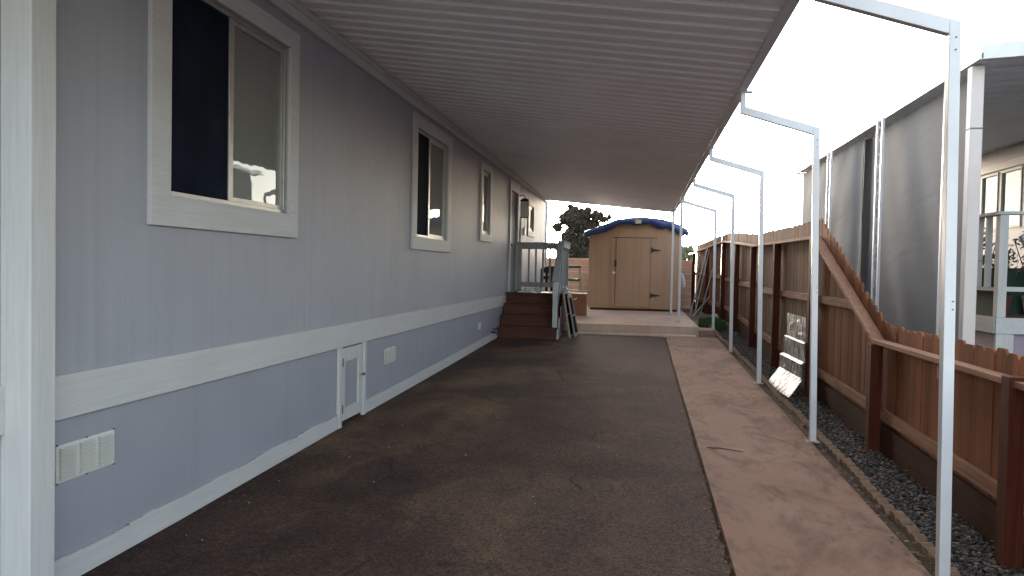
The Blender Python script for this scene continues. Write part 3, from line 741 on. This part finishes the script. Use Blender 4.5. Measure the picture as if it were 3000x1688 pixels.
# ------------------------------------------------------------------ chair, ladder, cabinet on the slab
ch = thing('slat_chair', 'dark wooden slat back chair standing behind the entrance landing', 'chair', (-2.2, 17.6, .372))
cx, cy = -2.12, 17.5
for sx in (-.25,.25):
    MB().box(cx+sx-.02, cx+sx+.02, cy-.27, cy-.23, .373, .80).build('leg', 'darkwood', ch)
    MB().box(cx+sx-.02, cx+sx+.02, cy+.23, cy+.27, .373, 1.50).build('leg', 'darkwood', ch)
    MB().box(cx+sx-.03, cx+sx+.03, cy-.29, cy+.229, 1.02, 1.05).build('armrest', 'darkwood', ch)
MB().box(cx-.27, cx+.27, cy-.28, cy+.229, .80, .84).build('seat', 'darkwood', ch)
bk = MB(); bk.prism([(cx-.229,1.5),(cx-.229,1.40),(cx+.229,1.40),(cx+.229,1.5),(cx+.1,1.56),(cx-.1,1.56)], 1, cy+.235, cy+.26)
bk.box(cx-.229, cx+.229, cy+.235, cy+.26, 1.24, 1.32); bk.box(cx-.229, cx+.229, cy+.235, cy+.26, 1.12, 1.17)
for k in range(3): bk.box(cx-.15+.12*k, cx-.09+.12*k, cy+.236, cy+.259, .84, 1.40)
bk.build('backrest', 'darkwood', ch)
cb = thing('cabinet', 'low red brown cabinet with pale top standing on the slab left of the shed', 'cabinet', (-1.6, 18.2, .372))
MB().box(-1.95, -1.31, 18.0, 18.5, .373, .885).build('body', 'redbox', cb, bevel=.004)
MB().box(-1.97, -1.295, 17.985, 18.51, .886, .915).build('top', 'frameold', cb, bevel=.004)
MB().bar((-1.60,17.997,.755), (-1.52,17.997,.80), .004, .035, (0,0,1)).build('sticker', 'yellow', cb)
MB().box(-1.305, -1.27, 18.02, 18.06, .373, .48).build('side_block', 'frameold', cb)
ld = thing('step_ladder', 'green and tan step ladder standing before the block wall left of the shed', 'ladder', (-1.8, 19.9, .372))
for s in (0, 1):
    a = -1.97+.33*s; c_ = -2.0+.42*s
    MB().bar((c_-.0, 19.6, .373), (a+.02, 19.9, 1.55), .055, .05, (1,0,0)).build('rail', 'ladder', ld)
    MB().bar((c_, 20.5, .373), (a+.02, 20.0, 1.53), .035, .02, (1,0,0)).build('leg', 'ladder', ld)
MB().box(-1.99, -1.60, 19.84, 20.05, 1.53, 1.59).build('top_cap', 'green', ld, bevel=.006)
for z, m_ in ((1.20,'green'), (.93,'ladder'), (.66,'ladder')):
    yy = 19.6+.3*(z-.373)/1.177
    MB().box(-2.0, -1.60+(.02 if z<1 else 0), yy-.05, yy+.04, z-.02, z+(.045 if m_=='green' else .02)).build('tread', m_, ld)

# ------------------------------------------------------------------ shed and tarp
SY = 21.0; SZ = .40
sh = thing('shed', 'tan wooden garden shed with wide plank door and black strap hinges', 'shed', (-.2, 22.2, .372))
prof = [(-1.46,.43),(-1.46,2.50),(-.85,2.72),(-.35,2.84),(.05,2.86),(.55,2.79),(1.06,2.53),(1.06,.43)]
MB().prism(prof, 1, SY, SY+2.4).build('wall', 'shed', sh)
MB().box(-1.40, 1.0, SY+.05, SY+2.3, .373, .429).build('skid', 'darkwood', sh)
rf = MB(); up = [(-1.55,2.50),(-.87,2.76),(-.35,2.88),(.05,2.90),(.57,2.83),(1.14,2.52)]
dn = [(x, z-.03) for x, z in up]
rf.prism(up+dn[::-1], 1, SY-.06, SY+2.46).build('roof', 'fence_old', sh)
sdr = MB().box(-.70, .25, SY-.035, SY-.006, .48, 2.40); 
sdr = sdr.build('door', 'shed', sh, bevel=.003)
fr = MB(); fr.box(-.845, -.715, SY-.03, SY-.002, .45, 2.40); fr.box(.262, .39, SY-.03, SY-.002, .45, 2.40)
fr.build('door_trim', 'shed', sh, bevel=.003)
MB().box(-.80, .42, SY-.006, SY-.001, 2.405, 2.42).build('door_gap', 'dark', sh)
MB().box(-.705, -.698, SY-.05, SY-.03, .48, 2.4).build('gap', 'darkwood', sdr)
for zz in (2.07, .81):
    hg = MB(); hg.box(.262, .30, SY-.046, SY-.036, zz-.075, zz+.075)
    hg.raw([(.30,SY-.045,zz-.045),(.30,SY-.045,zz+.045),(.53,SY-.045,zz+.008),(.53,SY-.045,zz-.008),(.30,SY-.036,zz-.045),(.30,SY-.036,zz+.045),(.53,SY-.036,zz+.008),(.53,SY-.036,zz-.008)], [(0,1,2,3),(4,5,6,7),(0,1,5,4),(1,2,6,5),(2,3,7,6),(3,0,4,7)])
    hg.build('strap_hinge', 'black', sdr)
MB().box(-.735, -.685, SY-.075, SY-.036, 1.60, 1.78).build('handle', 'darkwood', sdr, bevel=.004)
lt = MB().box(-.80, -.70, SY-.052, SY-.036, 1.42, 1.455); lt.tube([(-.745,SY-.06,1.44),(-.745,SY-.06,1.38)], .018, 8); lt.build('latch', 'vent', sdr)
# tarp: draped wavy sheet
tp = MB(); ny = 26
line = [(-1.60,2.47),(-1.59,2.56),(-1.25,2.69),(-.88,2.84),(-.55,2.93),(-.23,2.98),(.1,2.97),(.39,2.945),(.6,2.92),(.77,2.87),(1.0,2.78),(1.2,2.67),(1.255,2.60),(1.25,2.50)]
fine = []
for (a, b) in zip(line[:-1], line[1:]):
    for k in range(3): t = k/3; fine.append((a[0]+(b[0]-a[0])*t, a[1]+(b[1]-a[1])*t))
fine.append(line[-1])
rt = random.Random(4)
hem = [rt.uniform(-.02,.02) for _ in fine]
rows = []
for j in range(ny+1):
    yy = SY-.09+2.6*(j/ny)
    row = []
    for i, (x, z) in enumerate(fine):
        wv = .010*math.sin(i*1.9+j*.7)+.012*math.sin(i*.7-j*1.3+1)
        row.append((x+.012*math.sin(j*1.1+i), yy, z+wv))
    rows.append(row)
front = []
for i, (x, z) in enumerate(fine):
    t = i/(len(fine)-1)
    drop = .18+.025*math.sin(i*.9)+hem[i] + (.02 if t < .25 else 0) + (.05 if .5<t<.8 else 0)
    if t > .93 or t < .04: drop = .05
    front.append((x, SY-.10-.012*abs(math.sin(i*1.3)), z-drop))
rows = [front, [(x, SY-.105, z-.01) for x, z in fine]]+rows
m_ = len(fine); vs = [p for r in rows for p in r]
fsx = [(j*m_+i, j*m_+i+1, (j+1)*m_+i+1, (j+1)*m_+i) for j in range(len(rows)-1) for i in range(m_-1)]
tp.raw(vs, fsx)
tp.v = [tuple(Vector(p)-Vector((-.2,22.2,2.9))) for p in tp.v]
tarp = thing('tarpaulin', 'blue tarpaulin draped over the shed roof', 'tarp', (-.2,22.2,2.9))
tp.v = [tuple(Vector(p)+Vector((-.2,22.2,2.9))) for p in tp.v]
to = tp.build('sheet', 'tarp', tarp, smooth=True); sm = to.modifiers.new('s', 'SOLIDIFY'); sm.thickness = .006
MB().box(-.19, -.02, SY-.128, SY-.118, 2.80, 2.905).build('patch', 'tan_patch', tarp)

# ------------------------------------------------------------------ block wall at the back
bw = MB().box(-9, 1.60, 23.75, 23.95, .2, 1.86); solo(bw, 'block_wall', 'block', 'tan concrete block wall closing the yard behind the shed', 'wall', (-3.5,23.8,.2))

# ------------------------------------------------------------------ fence
fn = thing('wooden_fence', 'long red brown board fence stepping down towards the camera on the right', 'fence', (2.05, 10, 0))
nodes = [(2.02,-.5,-.555),(2.02,1.95,-.555),(2.02,4.42,-.555),(2.02,6.85,-.555),(2.02,9.28,.45),(2.02,11.7,.48),(2.02,14.1,.51),(2.02,16.45,.645),(2.0,18.9,.775),(1.80,21.1,.69),(1.60,23.5,.61)]
rsx = random.Random(5)
for i, (a, b) in enumerate(zip(nodes[:-1], nodes[1:])):
    xa, ya, za = a; xb, yb_, zb = b; za += EYE; zb += EYE
    L_ = yb_-ya; low = i < 3
    # board panel behind the posts
    pk = MB(); n = int(round(L_/.1452)); ww = L_/n
    for k in range(n):
        y0 = ya+ww*k+.003; y1 = y0+ww-.006; t = (k+.5)/n; xx = xa+(xb-xa)*t+.075
        top = za+(zb-za)*t+(.13 if low or i == 3 else .20)+rsx.uniform(-.012,.012)
        if i == 3: top += .05*t
        bot = g(y0)-.1; cut = .03; dx = rsx.uniform(0,.006)
        pk.prism([(y0,bot),(y1,bot),(y1,top-cut),(y1-.025,top),(y0+.025,top),(y0,top-cut)], 0, xx+dx, xx+dx+.016)
    pk.build('board_panel', 'fence_old' if i >= 4 else 'fence', fn)
    # flat cap rail
    xo = .0
    MB().bar((xa+.02, ya+.002, za-.018), (xb+.02, yb_-.002, zb-.018), .10, .036).build('cap_rail', 'rail', fn, bevel=.003)
    if not low:
        mz = 1.25 if i < 6 else 1.25+.06*(i-5)
        ys_ = ya+.055 if i != 3 else 7.62
        MB().box(min(xa,xb)+.038, max(xa,xb)+.074, ys_, yb_-.055, mz-.09, mz).build('mid_rail', 'rail', fn, bevel=.003) if i < 7 else MB().bar((xa+.055,ya+.05,mz-.045),(xb+.055,yb_-.05,mz-.04+.0),.036,.09).build('mid_rail', 'rail', fn)
    lz = g((ya+yb_)/2)+ .33
    MB().bar((xa+.055,ya+.055,g(ya)+.30),(xb+.055,yb_-.055,g(yb_)+.30),.036,.09).build('lower_rail', 'rail', fn, bevel=.003)
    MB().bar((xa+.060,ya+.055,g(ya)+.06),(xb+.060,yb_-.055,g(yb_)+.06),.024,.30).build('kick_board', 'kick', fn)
for i, (x, y, z) in enumerate(nodes):
    h = .05; top = z+EYE-.04
    if i == 2: top += .06
    if i == 3: top -= .0
    MB().box(x-h, x+h, y-h, y+h, g(y)-.15, top).build('post', 'post', fn, bevel=.004)

# ------------------------------------------------------------------ foil sunshade leaning on the fence
fo = MB(); fprof = [(1.72,-1.47),(1.86,-1.285),(1.885,-1.245),(1.885,-1.08),(1.935,-1.06),(1.93,-.84),(1.965,-.83),(1.97,-.53)]
nY = 24; rr = random.Random(9); vs = []
fp2 = []
for (a, b) in zip(fprof[:-1], fprof[1:]):
    for k in range(4): fp2.append((a[0]+(b[0]-a[0])*k/4, a[1]+(b[1]-a[1])*k/4))
fp2.append(fprof[-1])
for j in range(nY+1):
    t = j/nY
    for i, (x, z) in enumerate(fp2):
        s = i/(len(fp2)-1)
        yy = 9.36+(.0*(1-s)) + 1.12*t + (-.22*(1-s)+.0) 
        vs.append((x-.08*(t-.5)*(1-s)+.004*math.sin(j*2.1+i*1.3), yy, z+EYE))
m2 = len(fp2)
fo.raw(vs, [(j*m2+i, j*m2+i+1, (j+1)*m2+i+1, (j+1)*m2+i) for j in range(nY) for i in range(m2-1)])
o = solo(fo, 'foil_sunshade', 'foil', 'folded silver foil sunshade leaning on the fence between two posts', 'sunshade', (1.85,9.8,.05))
sm = o.modifiers.new('s', 'SOLIDIFY'); sm.thickness = .006

# ------------------------------------------------------------------ leaning lumber, rock, grass
bl = [((1.25,19.4,.345),(1.75,20.5,2.15),.06,'tall pale board leaning highest against the far fence'),
      ((1.42,20.0,.345),(1.83,20.9,2.12),.05,'thin grey pole leaning on the far fence behind the tall pale board'),
      ((1.28,18.9,.345),(1.80,20.0,.86),.06,'short grey board lying low and slanted at the foot of the fence'),
      ((1.50,20.9,.345),(1.56,21.3,2.05),.05,'upright pale stick standing at the far end of the fence'),
      ((1.52,19.6,.345),(1.88,19.9,1.75),.05,'weathered grey board leaning on the fence nearest the camera')]
for a, b, w_, lab in bl:
    solo(MB().bar(a, b, w_, .025, (1,0,0)), 'leaning_board', 'boards', lab, 'board', a, 'boards leaning at the far fence', bevel=.003)
solo(MB().ico((1.77,18.3,.42), .095, .08, 2, (1,1,.85)), 'rock', 'rock', 'pale round rock behind the green grass by the fence', 'rock', (1.77,18.3,.34), smooth=True)
gb = MB()
for i in range(1500):
    a = rng.rand()*6.28; r_ = rng.rand()**.5
    x = 1.62+math.cos(a)*r_*.30; y = 17.1+math.sin(a)*r_*.8
    if x < 1.26: continue
    h = rng.uniform(.08,.24)*(1.15-.5*r_); z = g(y)-.04; d = rng.rand()*6.28; w_ = .005; lx_, ly_ = math.cos(d)*h*.45, math.sin(d)*h*.45
    gb.raw([(x-w_,y,z),(x+w_,y,z),(x+w_*.7+lx_*.4,y+ly_*.4,z+h*.65),(x+lx_,y+ly_,z+h)], [(0,1,2),(0,2,3)])
struct(gb.build('grass', 'grass', fix=False), 'stuff', 'small patch of green grass between slab and fence')

# ------------------------------------------------------------------ trees
def tree(name, label, base, blobs, mat, nleaf, ls, trunk_r, seed):
    rs = np.random.RandomState(seed)
    t = thing(name, label, 'tree', base)
    tb = MB(); bx_, by_, bz_ = base
    cz = min(b[2] for b in blobs)
    tb.tube([(bx_,by_,bz_),(bx_+.1,by_,bz_+(cz-bz_)*.6),(blobs[0][0],blobs[0][1],blobs[0][2])], [trunk_r, trunk_r*.8, trunk_r*.4], 8)
    for b in blobs[1:]:
        tb.tube([(bx_+.1,by_,bz_+(cz-bz_)*.6),((bx_+b[0])/2,(by_+b[1])/2,(cz+b[2])/2),b[:3]], [trunk_r*.45, trunk_r*.3, trunk_r*.1], 6)
    tb.build('trunk', 'bark', t)
    V = []; F = []; wsum = sum(b[3]**2 for b in blobs)
    n = 0
    for (x,y,z,r) in blobs:
        k = int(nleaf*r*r/wsum)
        # sub-clumps give light and dark clusters with gaps
        nc = max(6, int(14*r)); 
        cs = rs.normal(size=(nc,3)); cs /= np.linalg.norm(cs,axis=1)[:,None]; cs *= (rs.rand(nc,1)**.4)*r*.85
        for i in range(k):
            c = cs[rs.randint(nc)]; p = c+rs.normal(size=3)*r*.2
            p = p*np.array([1,1,.85])+np.array([x,y,z])
            u = rs.normal(size=3); u /= np.linalg.norm(u); w2 = np.cross(u, rs.normal(size=3)); w2 /= np.linalg.norm(w2); s = ls*rs.uniform(.6,1.4)
            V += [tuple(p-u*s), tuple(p+w2*s*.45), tuple(p+u*s), tuple(p-w2*s*.45)]; F.append((n,n+1,n+2,n+3)); n += 4
    MB().raw(V, F).build('crown', mat, t, fix=False)
ex = lambda px, py, Y: ((px-1613)/1860*Y, Y, EYE+(681-(px*0)-py)/1860*Y)
def blob(px, py, r, Y=52, dy=0):
    x, y, z = ex(px, py, Y); return (x, y+dy, z, r/1860*Y)
tree('broad_tree', 'tall dark bushy tree beyond the block wall left of the shed', (ex(1450,700,52)[0],52,.3),
     [blob(1455,560,34), blob(1425,552,24,dy=.3), blob(1405,578,16), blob(1490,550,26), blob(1470,535,20), blob(1437,535,18), blob(1515,552,14), blob(1530,548,7), blob(1465,595,30), blob(1495,590,24), blob(1445,620,28), blob(1425,640,20), blob(1480,630,30), blob(1500,620,24), blob(1405,622,12), blob(1440,585,26), blob(1470,570,24), blob(1450,640,26), blob(1470,650,26), blob(1425,600,14), blob(1500,575,18), blob(1418,650,16), blob(1480,600,26)], 'leaf', 34000, .105, .22, 3)
tree('pale_tree', 'small pale green tree beyond the yard behind the shed and fence', (ex(1722,700,45)[0],45,.3),
     [blob(1718,640,16,45), blob(1728,628,11,45), blob(1706,632,14,45), blob(1734,645,9,45)], 'leaf2', 3500, .11, .12, 5)

# ------------------------------------------------------------------ neighbour's side
nh = thing('neighbour_house', 'neighbouring mobile home with pale grooved siding and a row of windows coloured teal for the reflected sky', 'house', (8, 9, 0))
NX = 5.8
wh = [(13.5,14.1,2.3,3.25),(12.72,13.4,2.3,3.25),(11.94,12.62,2.3,3.25),(11.16,11.84,2.3,3.25)]
nw = wall_holes(2, 20, 1.0, 3.75, wh, NX, -.05)
nw.raw([(NX,20,1),(11,20,1),(11,20,3.75),(NX,20,3.75)],[(0,1,2,3)]); nw.raw([(NX,2,1),(11,2,1),(11,2,3.75),(NX,2,3.75)],[(0,1,2,3)])
nw.build('wall', 'nb_siding', nh, fix=False)
MB().box(NX-.03, NX+5.2, 1.9, 20.1, 3.76, 3.9).build('roof', 'white', nh)
MB().box(NX, 11, 2.05, 19.95, -.3, .99).build('skirting', 'nb_skirt', nh)
MB().box(NX-.03, NX-.001, 11.0, 14.3, 3.27, 3.39).build('head_trim', 'trim', nh, bevel=.004)
for (a,b,c,d) in wh:
    f = MB(); f.box(NX-.012, NX+.03, a, b, c, c+.04); f.box(NX-.012, NX+.03, a, b, d-.04, d); f.box(NX-.012, NX+.03, a, a+.03, c+.04, d-.04); f.box(NX-.012, NX+.03, b-.03, b, c+.04, d-.04)
    fo_ = f.build('window', 'trim', nh)
    MB().raw([(NX+.02,a+.03,c+.04),(NX+.02,b-.03,c+.04),(NX+.02,b-.03,d-.04),(NX+.02,a+.03,d-.04)], [(0,3,2,1)]).build('pane', 'nbglass', fo_, fix=False)
# neighbour carport
nc = thing('neighbour_carport', 'pale neighbouring carport roof on ornamental scroll posts behind the fence', 'carport', (3.2, 11, 0))
zc = 3.46
def ncz(x): return zc+.06*(x-3.0)
rfp = MB(); yy = 7.4
while yy < 15.3:
    for (a, b, dz) in ((0,.19,0),(.19,.2,.003),(.2,.29,.003),(.29,.3,0)):
        z_a = dz; z_b = dz if dz == 0 else dz
        rfp.raw([(2.98,yy+a,zc+dz),(2.98,yy+b,zc+dz),(NX,yy+b,ncz(NX)+dz),(NX,yy+a,ncz(NX)+dz)], [(0,1,2,3)])
    yy += .3
rfp.build('roof_panel', 'nbceil', nc, fix=False)
MB().prism([(2.98,zc+.045),(NX,ncz(NX)+.045),(NX,ncz(NX)+.075),(2.98,zc+.075)], 1, 7.33, 15.3).build('roof_top', 'white', nc)
MB().prism([(2.96,zc-.005),(NX,ncz(NX)-.005),(NX,ncz(NX)+.13),(2.96,zc+.13)], 1, 7.30, 7.395).build('front_fascia', 'white', nc, bevel=.004)
MB().box(2.94, 2.975, 7.30, 15.3, zc-.005, zc+.05).build('side_fascia', 'white', nc)
for y0 in (7.84, 9.98, 12.5):
    pb = MB().box(2.90, 2.93, y0-.115, y0-.085, -.1, zc).build('scroll_post', 'white', nc); MB().box(2.90, 2.93, y0+.085, y0+.115, -.1, zc).build('bar', 'white', pb)
    s = MB(); z = .3
    while z < 3.35:
        c = []
        for k in range(12): t = 6.283*k/12; c.append((2.915, y0+.062*math.cos(t), z+.075*math.sin(t)))
        s.tube(c, .0055, 5, True)
        # s-scroll between rings
        s.tube([(2.915, y0+.055*math.sin(t), z+.08+.17*(t/6.283)) for t in [6.283*k/8 for k in range(9)]], .005, 5)
        z += .33
    s.build('scroll', 'scroll', pb)
MB().box(2.965, 3.075, 7.50, 7.60, -.1, zc-.006).build('downspout', 'downspout', nc, bevel=.008)
MB().box(2.961, 3.079, 7.496, 7.604, 2.87, 2.882).build('strap', 'screw', nc)
# shade cloths hung from the carport
def cloth(y0, y1, x, seed, lab, bulge):
    ny_, nz_ = 70, 60; rs = random.Random(seed); ph = [rs.uniform(0,6) for _ in range(6)]
    m_ = MB(); vs = []
    for j in range(nz_+1):
        tz = j/nz_; z = 3.43-3.3*tz
        for i in range(ny_+1):
            ty = i/ny_; y = y0+(y1-y0)*ty
            d = .010*math.sin(ty*9+ph[0]+tz*1.2)*tz + .004*math.sin(ty*19+ph[1]+tz*5)*(.3+tz) + .006*math.sin(tz*22+ph[2]+ty*7)*math.sin(3.14*ty) + .05*math.exp(-((ty-.93)/.05)**2)*math.sin(tz*3+1)
            d += .004*math.sin((ty*2.2+tz)*13+ph[3])*(math.sin(3.14*ty)) + bulge*math.sin(3.14*ty)*math.sin(3.14*tz)
            edge = .10*tz*math.sin(tz*5+ph[4])*(ty**6)
            vs.append((x+d, y+edge, z))
    m_.raw(vs, [(j*(ny_+1)+i, j*(ny_+1)+i+1, (j+1)*(ny_+1)+i+1, (j+1)*(ny_+1)+i) for j in range(nz_) for i in range(ny_)])
    return solo(m_, 'shade_cloth', 'screen', lab, 'shade cloth', (x,(y0+y1)/2,3.4), 'shade cloths hung along the neighbouring carport', smooth=True, fix=False)
cloth(7.7, 11.42, 3.10, 2, 'wide grey shade cloth hanging behind the nearest scroll posts', 0)
cloth(15.12, 11.12, 3.05, 8, 'grey shade cloth hanging farther back, its wrinkled edge beside the dark slit', 0)
sv = []; nS = 24  # dark strip added to stand in for the shade in the slit between cloths
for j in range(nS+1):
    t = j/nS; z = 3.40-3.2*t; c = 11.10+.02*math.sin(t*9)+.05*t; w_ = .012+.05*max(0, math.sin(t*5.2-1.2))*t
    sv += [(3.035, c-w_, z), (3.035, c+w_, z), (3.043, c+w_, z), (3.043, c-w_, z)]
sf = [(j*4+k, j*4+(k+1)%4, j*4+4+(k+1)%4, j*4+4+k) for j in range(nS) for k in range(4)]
solo(MB().raw(sv, sf), 'slit_shade', 'slitshade', 'dark crooked strip standing in for the shaded slit where the two shade cloths meet', 'strip', (3.04,11.1,3.4))
# porch of the neighbour
npz = 1.06
pr = thing('neighbour_porch', 'raised white railed porch with lavender skirting behind the low fence at right', 'porch', (4.6, 8.8, 0))
MB().box(3.9, NX-.005, 8.1, 11.9, npz-.03, npz).build('deck', 'deckboard', pr)
MB().box(3.88, NX-.006, 8.07, 8.098, npz-.18, npz-.002).build('rim_board', 'trim', pr, bevel=.003)
MB().box(3.87, 3.898, 8.1, 11.9, npz-.18, npz-.002).build('rim_board', 'trim', pr, bevel=.003)
MB().box(3.93, NX-.01, 8.13, 11.8, -.2, npz-.19).build('skirting', 'nb_skirt', pr)
MB().box(3.89, 4.07, 8.08, 8.128, -.2, npz-.182).build('post', 'trim_v', pr, bevel=.004)
MB().box(3.90, 3.99, 8.10, 8.20, npz, 2.20).build('corner_post', 'trim_v', pr, bevel=.004)
MB().box(3.87, 3.99, 8.08, 11.6, 2.20, 2.235).build('top_rail', 'porchlight', pr)
MB().box(3.992, NX-.02, 8.08, 8.2, 2.20, 2.235).build('top_rail', 'porchlight', pr)
MB().box(3.92, 3.96, 8.201, 11.5, 1.35, 1.39).build('lower_rail', 'porchlight', pr)
MB().box(3.991, NX-.02, 8.12, 8.16, 1.35, 1.40).build('lower_rail', 'trim', pr)
for k in range(13): MB().box(3.91, 3.965, 8.42+.235*k, 8.47+.235*k, 1.391, 2.199).build('baluster', 'trim_v', pr)
for k in range(4): MB().box(4.62+.26*k, 4.67+.26*k, 8.12, 8.16, 1.401, 2.199).build('baluster', 'trim_v', pr)
MB().bar((4.32,8.5,2.0), (4.62,8.55,1.42), .06, .09).build('brace', 'porchlight', pr)
MB().box(4.06, 5.7, 9.0, 9.03, npz, 1.62).build('back_panel', 'turf', pr)
MB().box(3.985, 4.0, 8.25, 11.4, npz+.001, 1.36).build('side_panel', 'turf', pr)
pr.location.y += .9
# potted plants on the porch
def pot_plant(x, y, z, h, lab, seed, potmat):
    rs = np.random.RandomState(seed); t = thing('potted_plant', lab, 'plant', (x,y,z), 'potted plants on the neighbouring porch')
    n = 12; prf = [(.075,0),(.11,.2),(.12,.2),(.12,.23),(.1,.23)]
    vs = [(x+a*math.cos(6.283*k/n), y+a*math.sin(6.283*k/n), z+b) for a,b in prf for k in range(n)]
    MB().raw(vs, [(i*n+k, i*n+(k+1)%n, (i+1)*n+(k+1)%n, (i+1)*n+k) for i in range(4) for k in range(n)]+[tuple(range(n)),tuple(range(4*n,5*n))]).build('pot', potmat, t)
    V = []; F = []
    st_ = MB()
    for s in range(9):
        e = np.array([x,y,z+.22])+np.array([rs.normal()*.13, rs.normal()*.13, h*rs.uniform(.5,1)])
        st_.tube([(x,y,z+.2), tuple((e+np.array([x,y,z+.25]))/2), tuple(e)], .006, 5)
        for q in range(22):
            p = e+rs.normal(size=3)*.05-np.array([0,0,.08*q/22*h]); u = rs.normal(size=3); u /= np.linalg.norm(u); w2 = np.cross(u, rs.normal(size=3)); w2 /= np.linalg.norm(w2)
            k = len(V); V += [tuple(p-u*.035), tuple(p+w2*.014), tuple(p+u*.035), tuple(p-w2*.014)]; F.append((k,k+1,k+2,k+3))
    st_.build('stem', 'darkwood', t); MB().raw(V, F).build('foliage', 'leaf', t, fix=False)
pot_plant(4.30, 10.3, npz, .85, 'tall dark plant in a grey pot behind the porch corner post', 1, 'frameold')
pot_plant(4.22, 9.65, npz, .55, 'bushy plant in a red pot on the neighbouring porch', 2, 'red')
pot_plant(4.60, 9.75, npz, .8, 'dark plant at the right edge behind the porch brace', 3, 'frameold')
